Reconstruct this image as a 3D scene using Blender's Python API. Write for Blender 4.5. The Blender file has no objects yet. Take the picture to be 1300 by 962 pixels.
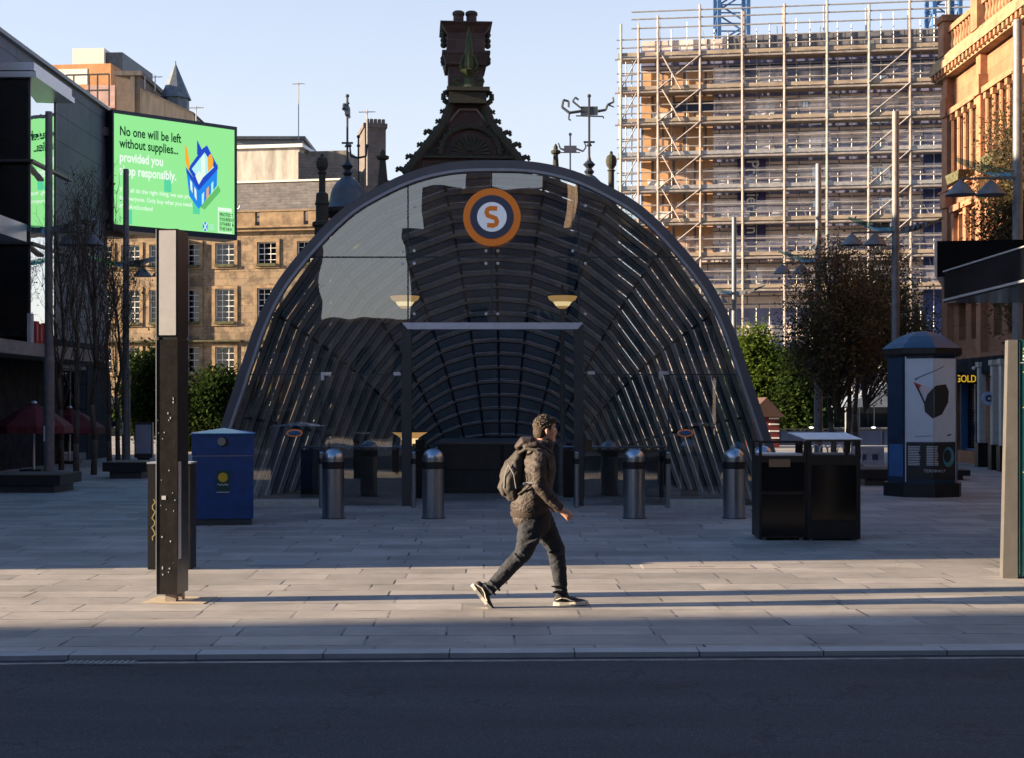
import bpy, math, random
from mathutils import Vector, Matrix
R = math.radians
random.seed(7)
scn = bpy.context.scene
COL = scn.collection
F = 1805.0; EYE = 1.81; HOR = 515.0

def PX(x, Z): return (x - 650.0) * Z / F
def PH(y, Z): return EYE + (HOR - y) * Z / F
def P(x, y, Z): return Vector((PX(x, Z), Z, PH(y, Z)))
def ZG(y): return F * EYE / (y - HOR)          # depth of a ground point seen at row y

# ------------------------------------------------------------------ mesh builder
class MB:
    def __init__(s): s.v = []; s.f = []; s.m = []; s.mi = 0
    def add(s, vs, fs):
        b = len(s.v); s.v += [tuple(p) for p in vs]
        for f in fs: s.f.append([b + i for i in f]); s.m.append(s.mi)
    def box(s, x0, y0, z0, x1, y1, z1):
        if x0 > x1: x0, x1 = x1, x0
        if y0 > y1: y0, y1 = y1, y0
        if z0 > z1: z0, z1 = z1, z0
        s.add([(x0,y0,z0),(x1,y0,z0),(x1,y1,z0),(x0,y1,z0),(x0,y0,z1),(x1,y0,z1),(x1,y1,z1),(x0,y1,z1)],
              [(0,3,2,1),(4,5,6,7),(0,1,5,4),(1,2,6,5),(2,3,7,6),(3,0,4,7)])
    def poly(s, pts): s.add(pts, [tuple(range(len(pts)))])
    def frus(s, x0, y0, z0, x1, y1, z1, dx, dy):
        s.add([(x0,y0,z0),(x1,y0,z0),(x1,y1,z0),(x0,y1,z0),(x0+dx,y0+dy,z1),(x1-dx,y0+dy,z1),(x1-dx,y1-dy,z1),(x0+dx,y1-dy,z1)],
              [(0,3,2,1),(4,5,6,7),(0,1,5,4),(1,2,6,5),(2,3,7,6),(3,0,4,7)])
    def tube(s, a, b, r, n=8, r1=None, cap=True):
        a = Vector(a); b = Vector(b); d = b - a
        if d.length < 1e-6: return
        if r1 is None: r1 = r
        z = d.normalized(); x = z.orthogonal().normalized(); y = z.cross(x)
        vs = []
        for (c, rr) in ((a, r), (b, r1)):
            for i in range(n):
                t = 2*math.pi*i/n; vs.append(c + x*math.cos(t)*rr + y*math.sin(t)*rr)
        fs = [(i, (i+1) % n, n+(i+1) % n, n+i) for i in range(n)]
        if cap: fs += [tuple(reversed(range(n))), tuple(range(n, 2*n))]
        s.add(vs, fs)
    def path(s, pts, r, n=6, r1=None):
        m = len(pts)-1
        for i in range(m):
            ra = r if r1 is None else r+(r1-r)*i/m
            rb = r if r1 is None else r+(r1-r)*(i+1)/m
            s.tube(pts[i], pts[i+1], ra, n, rb)
    def lathe(s, prof, n=24, c=(0,0,0), ph=0.0):
        vs = []
        for (r, z) in prof:
            for i in range(n):
                t = 2*math.pi*i/n + ph; vs.append((c[0]+r*math.cos(t), c[1]+r*math.sin(t), c[2]+z))
        fs = []
        for k in range(len(prof)-1):
            for i in range(n):
                fs.append((k*n+i, k*n+(i+1) % n, (k+1)*n+(i+1) % n, (k+1)*n+i))
        fs.append(tuple(reversed(range(n)))); m = (len(prof)-1)*n; fs.append(tuple(range(m, m+n)))
        s.add(vs, fs)
    def prism(s, pts, y0, y1):          # polygon in xz (counter-clockwise from the front), extruded in y
        n = len(pts)
        vs = [(x, y0, z) for x, z in pts] + [(x, y1, z) for x, z in pts]
        fs = [tuple(range(n)), tuple(reversed(range(n, 2*n)))] + [(i, n+i, n+(i+1) % n, (i+1) % n) for i in range(n)]
        s.add(vs, fs)
    def prismz(s, pts, z0, z1):
        n = len(pts)
        vs = [(x, y, z0) for x, y in pts] + [(x, y, z1) for x, y in pts]
        fs = [tuple(reversed(range(n))), tuple(range(n, 2*n))] + [(i, (i+1) % n, n+(i+1) % n, n+i) for i in range(n)]
        s.add(vs, fs)
    def disc(s, c, r, y0, y1, n=40, r_in=None):   # disc or ring facing -y, centre (x,z)
        cx, cz = c
        if r_in is None:
            s.prism([(cx+r*math.cos(2*math.pi*i/n), cz+r*math.sin(2*math.pi*i/n)) for i in range(n)], y0, y1)
        else:
            vs = []
            for (rr, y) in ((r, y0), (r_in, y0), (r, y1), (r_in, y1)):
                vs += [(cx+rr*math.cos(2*math.pi*i/n), y, cz+rr*math.sin(2*math.pi*i/n)) for i in range(n)]
            fs = []
            for i in range(n):
                j = (i+1) % n
                fs += [(i, j, n+j, n+i), (2*n+j, 2*n+i, 3*n+i, 3*n+j), (j, i, 2*n+i, 2*n+j), (n+i, n+j, 3*n+j, 3*n+i)]
            s.add(vs, fs)
    def ball(s, c, r, nu=14, nv=9, sc=(1,1,1), rot=None):
        vs = []; 
        for k in range(nv+1):
            a = math.pi*k/nv - math.pi/2
            for i in range(nu):
                t = 2*math.pi*i/nu
                p = Vector((math.cos(a)*math.cos(t)*r*sc[0], math.cos(a)*math.sin(t)*r*sc[1], math.sin(a)*r*sc[2]))
                if rot: p = rot @ p
                vs.append(Vector(c)+p)
        fs = [(k*nu+i, k*nu+(i+1) % nu, (k+1)*nu+(i+1) % nu, (k+1)*nu+i) for k in range(nv) for i in range(nu)]
        s.add(vs, fs)
    def chain(s, pts, n=14, ends=True):   # pts: (x,y,z, a_inplane, b_lateral) loft with elliptical sections in poses near the xz plane
        rings = []
        m = len(pts)
        P3 = [Vector(p[:3]) for p in pts]
        secs = []
        for i in range(m):
            t = (P3[min(i+1, m-1)] - P3[max(i-1, 0)]).normalized()
            lat = Vector((0,1,0)); lat = (lat - t*lat.dot(t))
            if lat.length < .2: lat = Vector((1,0,0)) - t*t.x
            lat.normalize(); ip = t.cross(lat).normalized()
            secs.append((P3[i], t, ip, lat, pts[i][3], pts[i][4]))
        full = []
        if ends:
            c, t, ip, lat, a, b = secs[0]
            for q in (80, 55, 28): full.append((c - t*math.sin(R(q))*min(a,b), ip, lat, a*math.cos(R(q)), b*math.cos(R(q))))
        for (c, t, ip, lat, a, b) in secs: full.append((c, ip, lat, a, b))
        if ends:
            c, t, ip, lat, a, b = secs[-1]
            for q in (28, 55, 80): full.append((c + t*math.sin(R(q))*min(a,b), ip, lat, a*math.cos(R(q)), b*math.cos(R(q))))
        vs = []
        for (c, ip, lat, a, b) in full:
            for i in range(n):
                th = 2*math.pi*i/n; vs.append(c + ip*a*math.cos(th) + lat*b*math.sin(th))
        k = len(full)
        fs = [(j*n+i, j*n+(i+1) % n, (j+1)*n+(i+1) % n, (j+1)*n+i) for j in range(k-1) for i in range(n)]
        fs += [tuple(reversed(range(n))), tuple(range((k-1)*n, k*n))]
        s.add(vs, fs)
    def mesh(s, name, mats, smooth=False):
        me = bpy.data.meshes.new(name); me.from_pydata(s.v, [], s.f)
        if not isinstance(mats, (list, tuple)): mats = [mats]
        for m in mats: me.materials.append(m)
        if len(mats) > 1: me.polygons.foreach_set('material_index', s.m)
        if smooth: me.polygons.foreach_set('use_smooth', [True]*len(me.polygons))
        me.update(); return me
    def build(s, name, mats, parent=None, loc=None, rot=None, smooth=False):
        o = bpy.data.objects.new(name, s.mesh(name, mats, smooth)); COL.objects.link(o)
        if parent is not None: o.parent = parent
        if loc is not None: o.location = loc
        if rot is not None: o.rotation_euler = rot
        return o
def smooth_by_angle(o, ang=35):
    me = o.data
    me.polygons.foreach_set('use_smooth', [True]*len(me.polygons))
    try: me.set_sharp_from_angle(angle=R(ang))
    except Exception: pass
    return o
def recalc(o):
    import bmesh
    bm = bmesh.new(); bm.from_mesh(o.data); bmesh.ops.recalc_face_normals(bm, faces=bm.faces); bm.to_mesh(o.data); bm.free(); return o

def link_mesh(name, me, parent=None, loc=None, rot=None):
    o = bpy.data.objects.new(name, me); COL.objects.link(o)
    if parent is not None: o.parent = parent
    if loc is not None: o.location = loc
    if rot is not None: o.rotation_euler = rot
    return o
def tag(o, label, cat, group=None, kind=None):
    if label: o['label'] = label
    if cat: o['category'] = cat
    if group: o['group'] = group
    if kind: o['kind'] = kind
    return o
def thing(name, label, cat, loc=(0,0,0), rz=0.0, group=None):
    o = bpy.data.objects.new(name, None); o.empty_display_size = .3; COL.objects.link(o)
    o.location = loc; o.rotation_euler = (0,0,rz)
    return tag(o, label, cat, group)
def dup(root, loc, rz=0.0, label=None):
    r = root.copy(); COL.objects.link(r); r.location = loc; r.rotation_euler = (0,0,rz)
    if label: r['label'] = label
    for ch in list(root.children):
        c = ch.copy(); COL.objects.link(c); c.parent = r
        for g in list(ch.children):
            d = g.copy(); COL.objects.link(d); d.parent = c
    return r
def struct(o): o['kind'] = 'structure'; return o

# ------------------------------------------------------------------ materials
def newmat(name):
    m = bpy.data.materials.new(name); m.use_nodes = True
    nt = m.node_tree; nt.nodes.clear()
    out = nt.nodes.new('ShaderNodeOutputMaterial'); return m, nt, out
def pbr(name, col, rough=.6, metal=0., var=.25, scale=3., bump=0., bscale=None, col2=None, emit=None, estr=0., stretch=None, detail=6, spec=.5, coat=0.):
    m, nt, out = newmat(name); N = nt.nodes; L = nt.links
    b = N.new('ShaderNodeBsdfPrincipled'); L.new(b.outputs[0], out.inputs[0])
    b.inputs['Roughness'].default_value = rough; b.inputs['Metallic'].default_value = metal
    b.inputs['Specular IOR Level'].default_value = spec
    if coat: b.inputs['Coat Weight'].default_value = coat; b.inputs['Coat Roughness'].default_value = .1
    tc = N.new('ShaderNodeTexCoord'); mp = N.new('ShaderNodeMapping'); L.new(tc.outputs['Object'], mp.inputs[0])
    if stretch: mp.inputs['Scale'].default_value = stretch
    nz = N.new('ShaderNodeTexNoise'); nz.inputs['Scale'].default_value = scale; nz.inputs['Detail'].default_value = detail; nz.inputs['Roughness'].default_value = .65
    L.new(mp.outputs[0], nz.inputs['Vector'])
    cr = N.new('ShaderNodeValToRGB'); L.new(nz.outputs[0], cr.inputs[0])
    c2 = col2 if col2 else tuple(c*(1-var) for c in col)
    c1 = col if col2 else tuple(min(1, c*(1+var*.6)) for c in col)
    cr.color_ramp.elements[0].position = .32; cr.color_ramp.elements[1].position = .68
    cr.color_ramp.elements[0].color = (*c2, 1); cr.color_ramp.elements[1].color = (*c1, 1)
    L.new(cr.outputs[0], b.inputs['Base Color'])
    if bump:
        n2 = N.new('ShaderNodeTexNoise'); n2.inputs['Scale'].default_value = bscale or scale*4; n2.inputs['Detail'].default_value = 4
        L.new(mp.outputs[0], n2.inputs['Vector'])
        bp = N.new('ShaderNodeBump'); bp.inputs['Strength'].default_value = bump; bp.inputs['Distance'].default_value = .02
        L.new(n2.outputs[0], bp.inputs['Height']); L.new(bp.outputs[0], b.inputs['Normal'])
    if emit:
        b.inputs['Emission Color'].default_value = (*emit, 1); b.inputs['Emission Strength'].default_value = estr
    return m
def brickmat(name, c1, c2, mortar, bw, bh, ms=.012, rough=.85, axes='XZ', noise=.35, stain=None, bump=.25, offset=.5, nscale=1.3):
    m, nt, out = newmat(name); N = nt.nodes; L = nt.links
    b = N.new('ShaderNodeBsdfPrincipled'); L.new(b.outputs[0], out.inputs[0]); b.inputs['Roughness'].default_value = rough
    tc = N.new('ShaderNodeTexCoord'); sp = N.new('ShaderNodeSeparateXYZ'); L.new(tc.outputs['Object'], sp.inputs[0])
    cb = N.new('ShaderNodeCombineXYZ')
    if axes == 'XZ':
        ad = N.new('ShaderNodeMath'); ad.operation = 'ADD'; L.new(sp.outputs[0], ad.inputs[0]); L.new(sp.outputs[1], ad.inputs[1])
        L.new(ad.outputs[0], cb.inputs[0]); L.new(sp.outputs[2], cb.inputs[1])
    else:
        L.new(sp.outputs[0], cb.inputs[0]); L.new(sp.outputs[1], cb.inputs[1])
    br = N.new('ShaderNodeTexBrick'); L.new(cb.outputs[0], br.inputs['Vector'])
    br.inputs['Scale'].default_value = 1.0; br.inputs['Brick Width'].default_value = bw; br.inputs['Row Height'].default_value = bh
    br.inputs['Mortar Size'].default_value = ms; br.inputs['Mortar Smooth'].default_value = .3; br.inputs['Bias'].default_value = 0
    br.offset = offset
    br.inputs['Color1'].default_value = (*c1, 1); br.inputs['Color2'].default_value = (*c2, 1); br.inputs['Mortar'].default_value = (*mortar, 1)
    nz = N.new('ShaderNodeTexNoise'); nz.inputs['Scale'].default_value = nscale; nz.inputs['Detail'].default_value = 8; nz.inputs['Roughness'].default_value = .7
    L.new(tc.outputs['Object'], nz.inputs['Vector'])
    mr = N.new('ShaderNodeMapRange'); L.new(nz.outputs[0], mr.inputs[0]); mr.inputs[1].default_value = .3; mr.inputs[2].default_value = .7
    mr.inputs[3].default_value = 1-noise; mr.inputs[4].default_value = 1+noise*.4
    mx = N.new('ShaderNodeMix'); mx.data_type = 'RGBA'; mx.blend_type = 'MULTIPLY'; mx.inputs[0].default_value = 1
    L.new(br.outputs[0], mx.inputs[6]); L.new(mr.outputs[0], mx.inputs[7])
    last = mx.outputs[2]
    if stain:
        n3 = N.new('ShaderNodeTexNoise'); n3.inputs['Scale'].default_value = .9; n3.inputs['Detail'].default_value = 9; n3.inputs['Roughness'].default_value = .75
        L.new(tc.outputs['Object'], n3.inputs['Vector'])
        r3 = N.new('ShaderNodeMapRange'); L.new(n3.outputs[0], r3.inputs[0]); r3.inputs[1].default_value = .45; r3.inputs[2].default_value = .56; r3.inputs[4].default_value = .85
        m3 = N.new('ShaderNodeMix'); m3.data_type = 'RGBA'; L.new(r3.outputs[0], m3.inputs[0]); L.new(last, m3.inputs[6]); m3.inputs[7].default_value = (*stain, 1)
        last = m3.outputs[2]
    L.new(last, b.inputs['Base Color'])
    if bump:
        bp = N.new('ShaderNodeBump'); bp.inputs['Strength'].default_value = bump; bp.inputs['Distance'].default_value = .015; bp.invert = True
        L.new(br.outputs['Fac'], bp.inputs['Height']); L.new(bp.outputs[0], b.inputs['Normal'])
    return m
def glassmat(name, tint, refl=.15, ior=1.7, bump=.0, bscale=.8, rough=0., dust=0.):
    m, nt, out = newmat(name); N = nt.nodes; L = nt.links
    tr = N.new('ShaderNodeBsdfTransparent'); tr.inputs[0].default_value = (*tint, 1)
    gl = N.new('ShaderNodeBsdfGlossy'); gl.inputs['Roughness'].default_value = rough; gl.inputs[0].default_value = (1,1,1,1)
    fr = N.new('ShaderNodeFresnel'); fr.inputs[0].default_value = ior
    ad = N.new('ShaderNodeMath'); ad.operation = 'ADD'; ad.use_clamp = True; L.new(fr.outputs[0], ad.inputs[0]); ad.inputs[1].default_value = refl
    mx = N.new('ShaderNodeMixShader'); L.new(ad.outputs[0], mx.inputs[0]); L.new(tr.outputs[0], mx.inputs[1]); L.new(gl.outputs[0], mx.inputs[2])
    last = mx.outputs[0]
    if dust:
        df = N.new('ShaderNodeBsdfDiffuse'); df.inputs[0].default_value = (.22,.33,.40,1)
        m2 = N.new('ShaderNodeMixShader'); m2.inputs[0].default_value = dust; L.new(last, m2.inputs[1]); L.new(df.outputs[0], m2.inputs[2]); last = m2.outputs[0]
    L.new(last, out.inputs[0])
    if bump:
        tc = N.new('ShaderNodeTexCoord'); nz = N.new('ShaderNodeTexNoise'); nz.inputs['Scale'].default_value = bscale; nz.inputs['Detail'].default_value = 1
        L.new(tc.outputs['Object'], nz.inputs['Vector'])
        bp = N.new('ShaderNodeBump'); bp.inputs['Strength'].default_value = bump; bp.inputs['Distance'].default_value = .05
        L.new(nz.outputs[0], bp.inputs['Height']); L.new(bp.outputs[0], gl.inputs['Normal'])
    return m
def leafmat(name, c1, c2, trans=.3):
    m, nt, out = newmat(name); N = nt.nodes; L = nt.links
    g = N.new('ShaderNodeNewGeometry'); cr = N.new('ShaderNodeValToRGB'); L.new(g.outputs['Random Per Island'], cr.inputs[0])
    cr.color_ramp.elements[0].color = (*c1, 1); cr.color_ramp.elements[1].color = (*c2, 1)
    d = N.new('ShaderNodeBsdfDiffuse'); t = N.new('ShaderNodeBsdfTranslucent'); L.new(cr.outputs[0], d.inputs[0]); L.new(cr.outputs[0], t.inputs[0])
    mx = N.new('ShaderNodeMixShader'); mx.inputs[0].default_value = trans; L.new(d.outputs[0], mx.inputs[1]); L.new(t.outputs[0], mx.inputs[2]); L.new(mx.outputs[0], out.inputs[0])
    return m
def emis(name, col, s):
    s = s*EXPF
    m, nt, out = newmat(name); N = nt.nodes
    e = N.new('ShaderNodeEmission'); e.inputs[0].default_value = (*col, 1); e.inputs[1].default_value = s
    nt.links.new(e.outputs[0], out.inputs[0]); return m

EXPF = .25
M = {}
M['black'] = pbr('black_paint', (.007,.007,.009), .45, var=.6, scale=6)
M['blackgloss'] = pbr('black_gloss', (.008,.0075,.0075), .3, var=.7, scale=9, bump=.05, col2=(.022,.019,.017))
M['darksteel'] = pbr('dark_steel', (.05,.052,.058), .4, metal=.3, scale=4)
M['framesteel'] = pbr('frame_steel', (.16,.16,.18), .42, metal=.55, scale=5, var=.15)
M['steel'] = pbr('brushed_steel', (.36,.40,.45), .3, metal=1., scale=30, var=.12, stretch=(1,1,.1), bump=.03)
M['alu'] = pbr('aluminium', (.6,.62,.66), .4, metal=.7, scale=10, var=.1)
M['grey'] = pbr('grey_paint', (.22,.23,.24), .5, scale=8, var=.2)
M['lampgrey'] = pbr('galvanised_grey', (.15,.15,.155), .55, metal=.3, scale=7, var=.25)
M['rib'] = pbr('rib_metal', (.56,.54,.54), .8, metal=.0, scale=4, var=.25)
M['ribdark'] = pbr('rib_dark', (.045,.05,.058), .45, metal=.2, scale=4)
M['shell'] = glassmat('shell_glass', (.42,.60,.70), .03, 1.4, dust=.36, rough=.2)
M['front'] = glassmat('front_glass', (.84,.92,.95), .11, 1.8, bump=.07, bscale=1.1)
M['pane'] = glassmat('window_glass', (.03,.035,.04), .03, 1.5, bump=.05, bscale=1.5)
M['mirror'] = glassmat('bay_glass', (.02,.03,.04), .62, 1.6, bump=.07, bscale=1.5)
M['white'] = pbr('white_paint', (.75,.74,.70), .5, scale=5, var=.12)
M['stone'] = brickmat('blond_sandstone', (.40,.28,.165), (.25,.185,.12), (.13,.10,.07), 1.1, .42, .012, noise=.45, stain=(.075,.052,.034), nscale=.9)
M['stonetrim'] = pbr('stone_trim', (.25,.17,.095), .85, scale=1.6, var=.5, bump=.3)
M['moss'] = pbr('mossy_stone', (.075,.075,.035), .95, scale=8, var=.6, bump=.4)
M['slate'] = brickmat('slate_roof', (.17,.15,.13), (.13,.12,.11), (.06,.055,.05), .35, .22, .01, noise=.5, nscale=2)
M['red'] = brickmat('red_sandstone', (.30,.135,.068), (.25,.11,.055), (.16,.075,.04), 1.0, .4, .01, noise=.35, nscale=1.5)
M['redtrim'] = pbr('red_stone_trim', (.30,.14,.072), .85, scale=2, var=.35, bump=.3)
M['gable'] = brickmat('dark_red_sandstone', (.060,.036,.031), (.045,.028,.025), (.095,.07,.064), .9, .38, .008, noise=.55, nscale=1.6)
M['gablecarve'] = pbr('weathered_carving', (.045,.038,.03), .95, scale=6, var=.5, bump=.8, col2=(.025,.032,.018))
M['mossgreen'] = pbr('green_carving', (.045,.06,.025), .95, scale=10, var=.5, bump=.6)
M['lead'] = pbr('lead_dome', (.07,.085,.10), .5, metal=.2, scale=3, var=.35)
M['iron'] = pbr('dark_iron', (.03,.035,.045), .5, metal=.3, scale=8)
M['concrete'] = pbr('stained_concrete', (.48,.44,.38), .9, scale=1.2, var=.5, stretch=(1,1,.25), bump=.2)
M['concdark'] = pbr('dark_concrete', (.16,.14,.12), .9, scale=1.4, var=.4, stretch=(2,2,.2), bump=.3)
M['orangewall'] = pbr('orange_render', (.52,.25,.10), .8, scale=.8, var=.35)
M['brownwall'] = brickmat('brown_brick', (.22,.16,.12), (.19,.14,.11), (.14,.11,.09), .3, .1, .01, noise=.3)
M['palewall'] = pbr('pale_cladding', (.75,.70,.60), .7, scale=2.5, var=.15, stretch=(4,4,.15))
M['clad'] = brickmat('slate_cladding', (.115,.125,.15), (.095,.105,.13), (.04,.04,.045), 2.4, .85, .02, rough=.7, noise=.3, offset=0, nscale=.6)
M['darkshop'] = pbr('dark_shopfront', (.022,.027,.033), .85, scale=3, var=.5, spec=.08)
M['shopglass'] = glassmat('shop_glass', (.25,.3,.33), .01, 1.15)
M['tenement'] = brickmat('brown_sandstone', (.12,.10,.09), (.10,.085,.08), (.07,.06,.055), 1.0, .4, .012, noise=.4)
M['tenement2'] = brickmat('warm_tenement', (.24,.17,.12), (.2,.14,.1), (.1,.08,.06), 1.0, .4, .012, noise=.4)
M['rust'] = pbr('scaffold_tube', (.33,.29,.265), .6, metal=.2, scale=2.5, var=.35)
M['galv'] = pbr('scaffold_galv', (.34,.33,.32), .5, metal=.3, scale=4, var=.3)
M['board'] = pbr('scaffold_board', (.30,.24,.18), .85, scale=3, var=.4, stretch=(.3,1,1))
M['tarp'] = pbr('white_sheet', (.62,.60,.60), .7, scale=2.5, var=.25, bump=.5, bscale=3)
M['blue'] = pbr('crane_blue', (.03,.10,.25), .5, scale=4, var=.2)
M['binblue'] = pbr('bin_blue', (.009,.048,.185), .38, scale=6, var=.35, bump=.03)
M['bintop'] = pbr('bin_blue_lid', (.03,.17,.42), .25, scale=6, var=.2)  # lid blue lightened to carry the reflected sky
M['asphalt'] = pbr('asphalt', (.036,.038,.046), .85, scale=1.2, var=.3, bump=.5, bscale=60)
M['adblue'] = pbr('column_blue', (.012,.035,.075), .3, scale=5, var=.3)
M['adroof'] = pbr('column_roof', (.015,.06,.12), .5, scale=5, var=.3)
M['poster'] = pbr('poster_paper', (.50,.55,.62), .5, scale=5, var=.05)
M['posterblack'] = pbr('poster_black', (.015,.015,.018), .5, scale=5, var=.3)
M['posterred'] = pbr('poster_red', (.45,.05,.04), .5, scale=5, var=.1)
M['posterpink'] = pbr('poster_pink', (.55,.46,.48), .5, scale=5, var=.1)
M['postercyan'] = pbr('poster_cyan', (.05,.22,.28), .5, scale=5, var=.3)
M['ink'] = pbr('pale_ink', (.45,.47,.5), .5, scale=5, var=.1)
M['parasol'] = pbr('dark_red_canvas', (.10,.012,.018), .8, scale=4, var=.4)
M['orange'] = pbr('roundel_orange', (.62,.17,.012), .4, scale=5, var=.08, emit=(.62,.17,.012), estr=.04)
M['navy'] = pbr('roundel_navy', (.05,.06,.11), .4, scale=5, var=.08)
M['rwhite'] = pbr('roundel_white', (.70,.75,.8), .4, scale=5, var=.05, emit=(.62,.70,.85), estr=.05)
M['totem'] = pbr('totem_green', (.008,.06,.055), .25, scale=5, var=.2)
M['totempost'] = pbr('totem_post', (.11,.105,.10), .5, metal=.2, scale=6, var=.15)
M['cream'] = pbr('cream_column', (.45,.46,.42), .55, scale=4, var=.2)
M['bluesh'] = pbr('blue_shutter', (.03,.11,.26), .5, scale=3, var=.2)
M['bark'] = pbr('bark', (.07,.055,.042), .95, scale=9, var=.5, stretch=(1,1,.3), bump=.5)
M['twig'] = pbr('twig_bark', (.06,.045,.035), .95, scale=9, var=.4)
M['leafbrown'] = leafmat('leaf_brown', (.04,.036,.018), (.14,.11,.05))
M['leafgreen'] = leafmat('leaf_green', (.03,.05,.008), (.085,.125,.02), .35)
M['leafdark'] = leafmat('leaf_dark', (.010,.020,.006), (.035,.055,.014))
M['leafbud'] = leafmat('leaf_bud', (.03,.05,.014), (.09,.12,.03))
M['lampon'] = emis('lamp_glow', (1.0,.62,.22), 1.0)
M['lampwhite'] = emis('white_lamp', (1,.97,.9), 2.5)
M['redlamp'] = emis('red_lamp', (1,.03,.02), 2.0)
M['skin'] = pbr('skin', (.52,.27,.18), .55, scale=12, var=.15, bump=.1)
M['hair'] = pbr('brown_hair', (.042,.026,.016), .75, scale=60, var=.5, bump=.8, bscale=90)
M['jacket'] = pbr('brown_jacket', (.026,.0175,.015), .7, scale=5, var=.18, bump=.5, bscale=40)
M['rib_knit'] = pbr('brown_knit', (.035,.025,.021), .95, scale=30, var=.3, bump=.4)
M['jeans'] = pbr('dark_denim', (.007,.0105,.019), .85, scale=5, var=.35, bump=.6, bscale=10)
M['pack'] = pbr('backpack_fabric', (.032,.026,.023), .75, scale=8, var=.3, bump=.6, bscale=12)
M['shoe'] = pbr('black_canvas', (.014,.014,.016), .7, scale=10, var=.3)
M['sole'] = pbr('off_white_rubber', (.62,.58,.50), .6, scale=10, var=.15)
M['yellow'] = pbr('yellow_sticker', (.55,.36,.02), .5, scale=10, var=.1)
M['brownpaper'] = pbr('brown_label', (.22,.13,.07), .7, scale=10, var=.15)
M['scribble'] = pbr('graffiti_yellow', (.40,.34,.12), .6, scale=10, var=.15)
M['awn'] = pbr('black_canopy', (.004,.005,.007), .14, scale=3, var=.5, spec=.3)
M['hutroof'] = pbr('hut_roof', (.07,.035,.025), .8, scale=4, var=.2)
M['hutred'] = pbr('hut_red', (.10,.01,.012), .7, scale=4, var=.2)
M['hoard'] = pbr('navy_hoarding', (.012,.025,.07), .5, scale=1.5, var=.3)
M['palepanel'] = pbr('pale_panel', (.46,.45,.45), .45, scale=7, var=.08)

# ------------------------------------------------------------------ text
def text(name, s, size, mat, parent, loc, rot=(R(90),0,0), ext=.004, align='LEFT', sx=1.0, bold=0.0, shear=0.):
    cu = bpy.data.curves.new(name, 'FONT'); cu.body = s; cu.size = size; cu.extrude = ext; cu.align_x = align; cu.offset = bold; cu.shear = shear
    cu.resolution_u = 3
    t = bpy.data.objects.new(name+'_tmp', cu); COL.objects.link(t)
    bpy.context.view_layer.update()
    me = bpy.data.meshes.new_from_object(t.evaluated_get(bpy.context.evaluated_depsgraph_get()))
    bpy.data.objects.remove(t); me.materials.clear(); me.materials.append(mat)
    for v in me.vertices: v.co.x *= sx
    return link_mesh(name, me, parent, loc, rot)

# ------------------------------------------------------------------ walls and windows
def holes_wall(mb, W, H, holes, depth=.22, z0=0.):
    us = sorted(set([0, W] + [round(a, 4) for h in holes for a in (h[0], h[2])]))
    zs = sorted(set([z0, H] + [round(a, 4) for h in holes for a in (h[1], h[3])]))
    for i in range(len(us)-1):
        # merge vertically
        run = None
        for j in range(len(zs)-1):
            cu = (us[i]+us[i+1])/2; cz = (zs[j]+zs[j+1])/2
            solid = not any(h[0] < cu < h[2] and h[1] < cz < h[3] for h in holes)
            if solid and run is None: run = zs[j]
            if (not solid) and run is not None:
                mb.poly([(us[i],0,run),(us[i+1],0,run),(us[i+1],0,zs[j]),(us[i],0,zs[j])]); run = None
        if run is not None: mb.poly([(us[i],0,run),(us[i+1],0,run),(us[i+1],0,H),(us[i],0,H)])
    for (a, b, c, d) in holes:
        mb.poly([(a,0,b),(a,0,d),(a,depth,d),(a,depth,b)]); mb.poly([(c,0,b),(c,depth,b),(c,depth,d),(c,0,d)])
        mb.poly([(a,0,b),(a,depth,b),(c,depth,b),(c,0,b)]); mb.poly([(a,0,d),(c,0,d),(c,depth,d),(a,depth,d)])
def bodybox(mb, W, D, H, z0=0., roof=True):
    mb.poly([(0,0,z0),(0,0,H),(0,D,H),(0,D,z0)]); mb.poly([(W,0,z0),(W,D,z0),(W,D,H),(W,0,H)]); mb.poly([(0,D,z0),(0,D,H),(W,D,H),(W,D,z0)])
    if roof: mb.poly([(0,0,H),(W,0,H),(W,D,H),(0,D,H)])
_wc = {}
def window(parent, u, z, w, h, nx, nz, frame, pane, depth=.17, fr=.06, bar=.03, name='window'):
    key = (round(w,2), round(h,2), nx, nz, frame.name, pane.name, depth)
    if key not in _wc:
        mb = MB()
        mb.box(0,depth-.05,0,fr,depth,h); mb.box(w-fr,depth-.05,0,w,depth,h); mb.box(fr,depth-.05,0,w-fr,depth,fr); mb.box(fr,depth-.05,h-fr,w-fr,depth,h)
        for i in range(1, nx): x = w*i/nx; mb.box(x-bar/2,depth-.04,fr,x+bar/2,depth-.01,h-fr)
        for j in range(1, nz):
            zz = h*j/nz; b = bar*1.7 if j*2 == nz else bar
            mb.box(fr,depth-.035,zz-b/2,w-fr,depth-.012,zz+b/2)
        pm = MB(); pm.poly([(fr,depth-.005,fr),(w-fr,depth-.005,fr),(w-fr,depth-.005,h-fr),(fr,depth-.005,h-fr)])
        bk = MB(); bk.box(.02,depth+.02,.02,w-.02,depth+.03,h-.02)
        _wc[key] = (mb.mesh('window', frame), pm.mesh('pane', pane))
    a, b = _wc[key]
    o = link_mesh(name, a, parent, (u,0,z)); link_mesh('pane', b, o); return o

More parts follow.
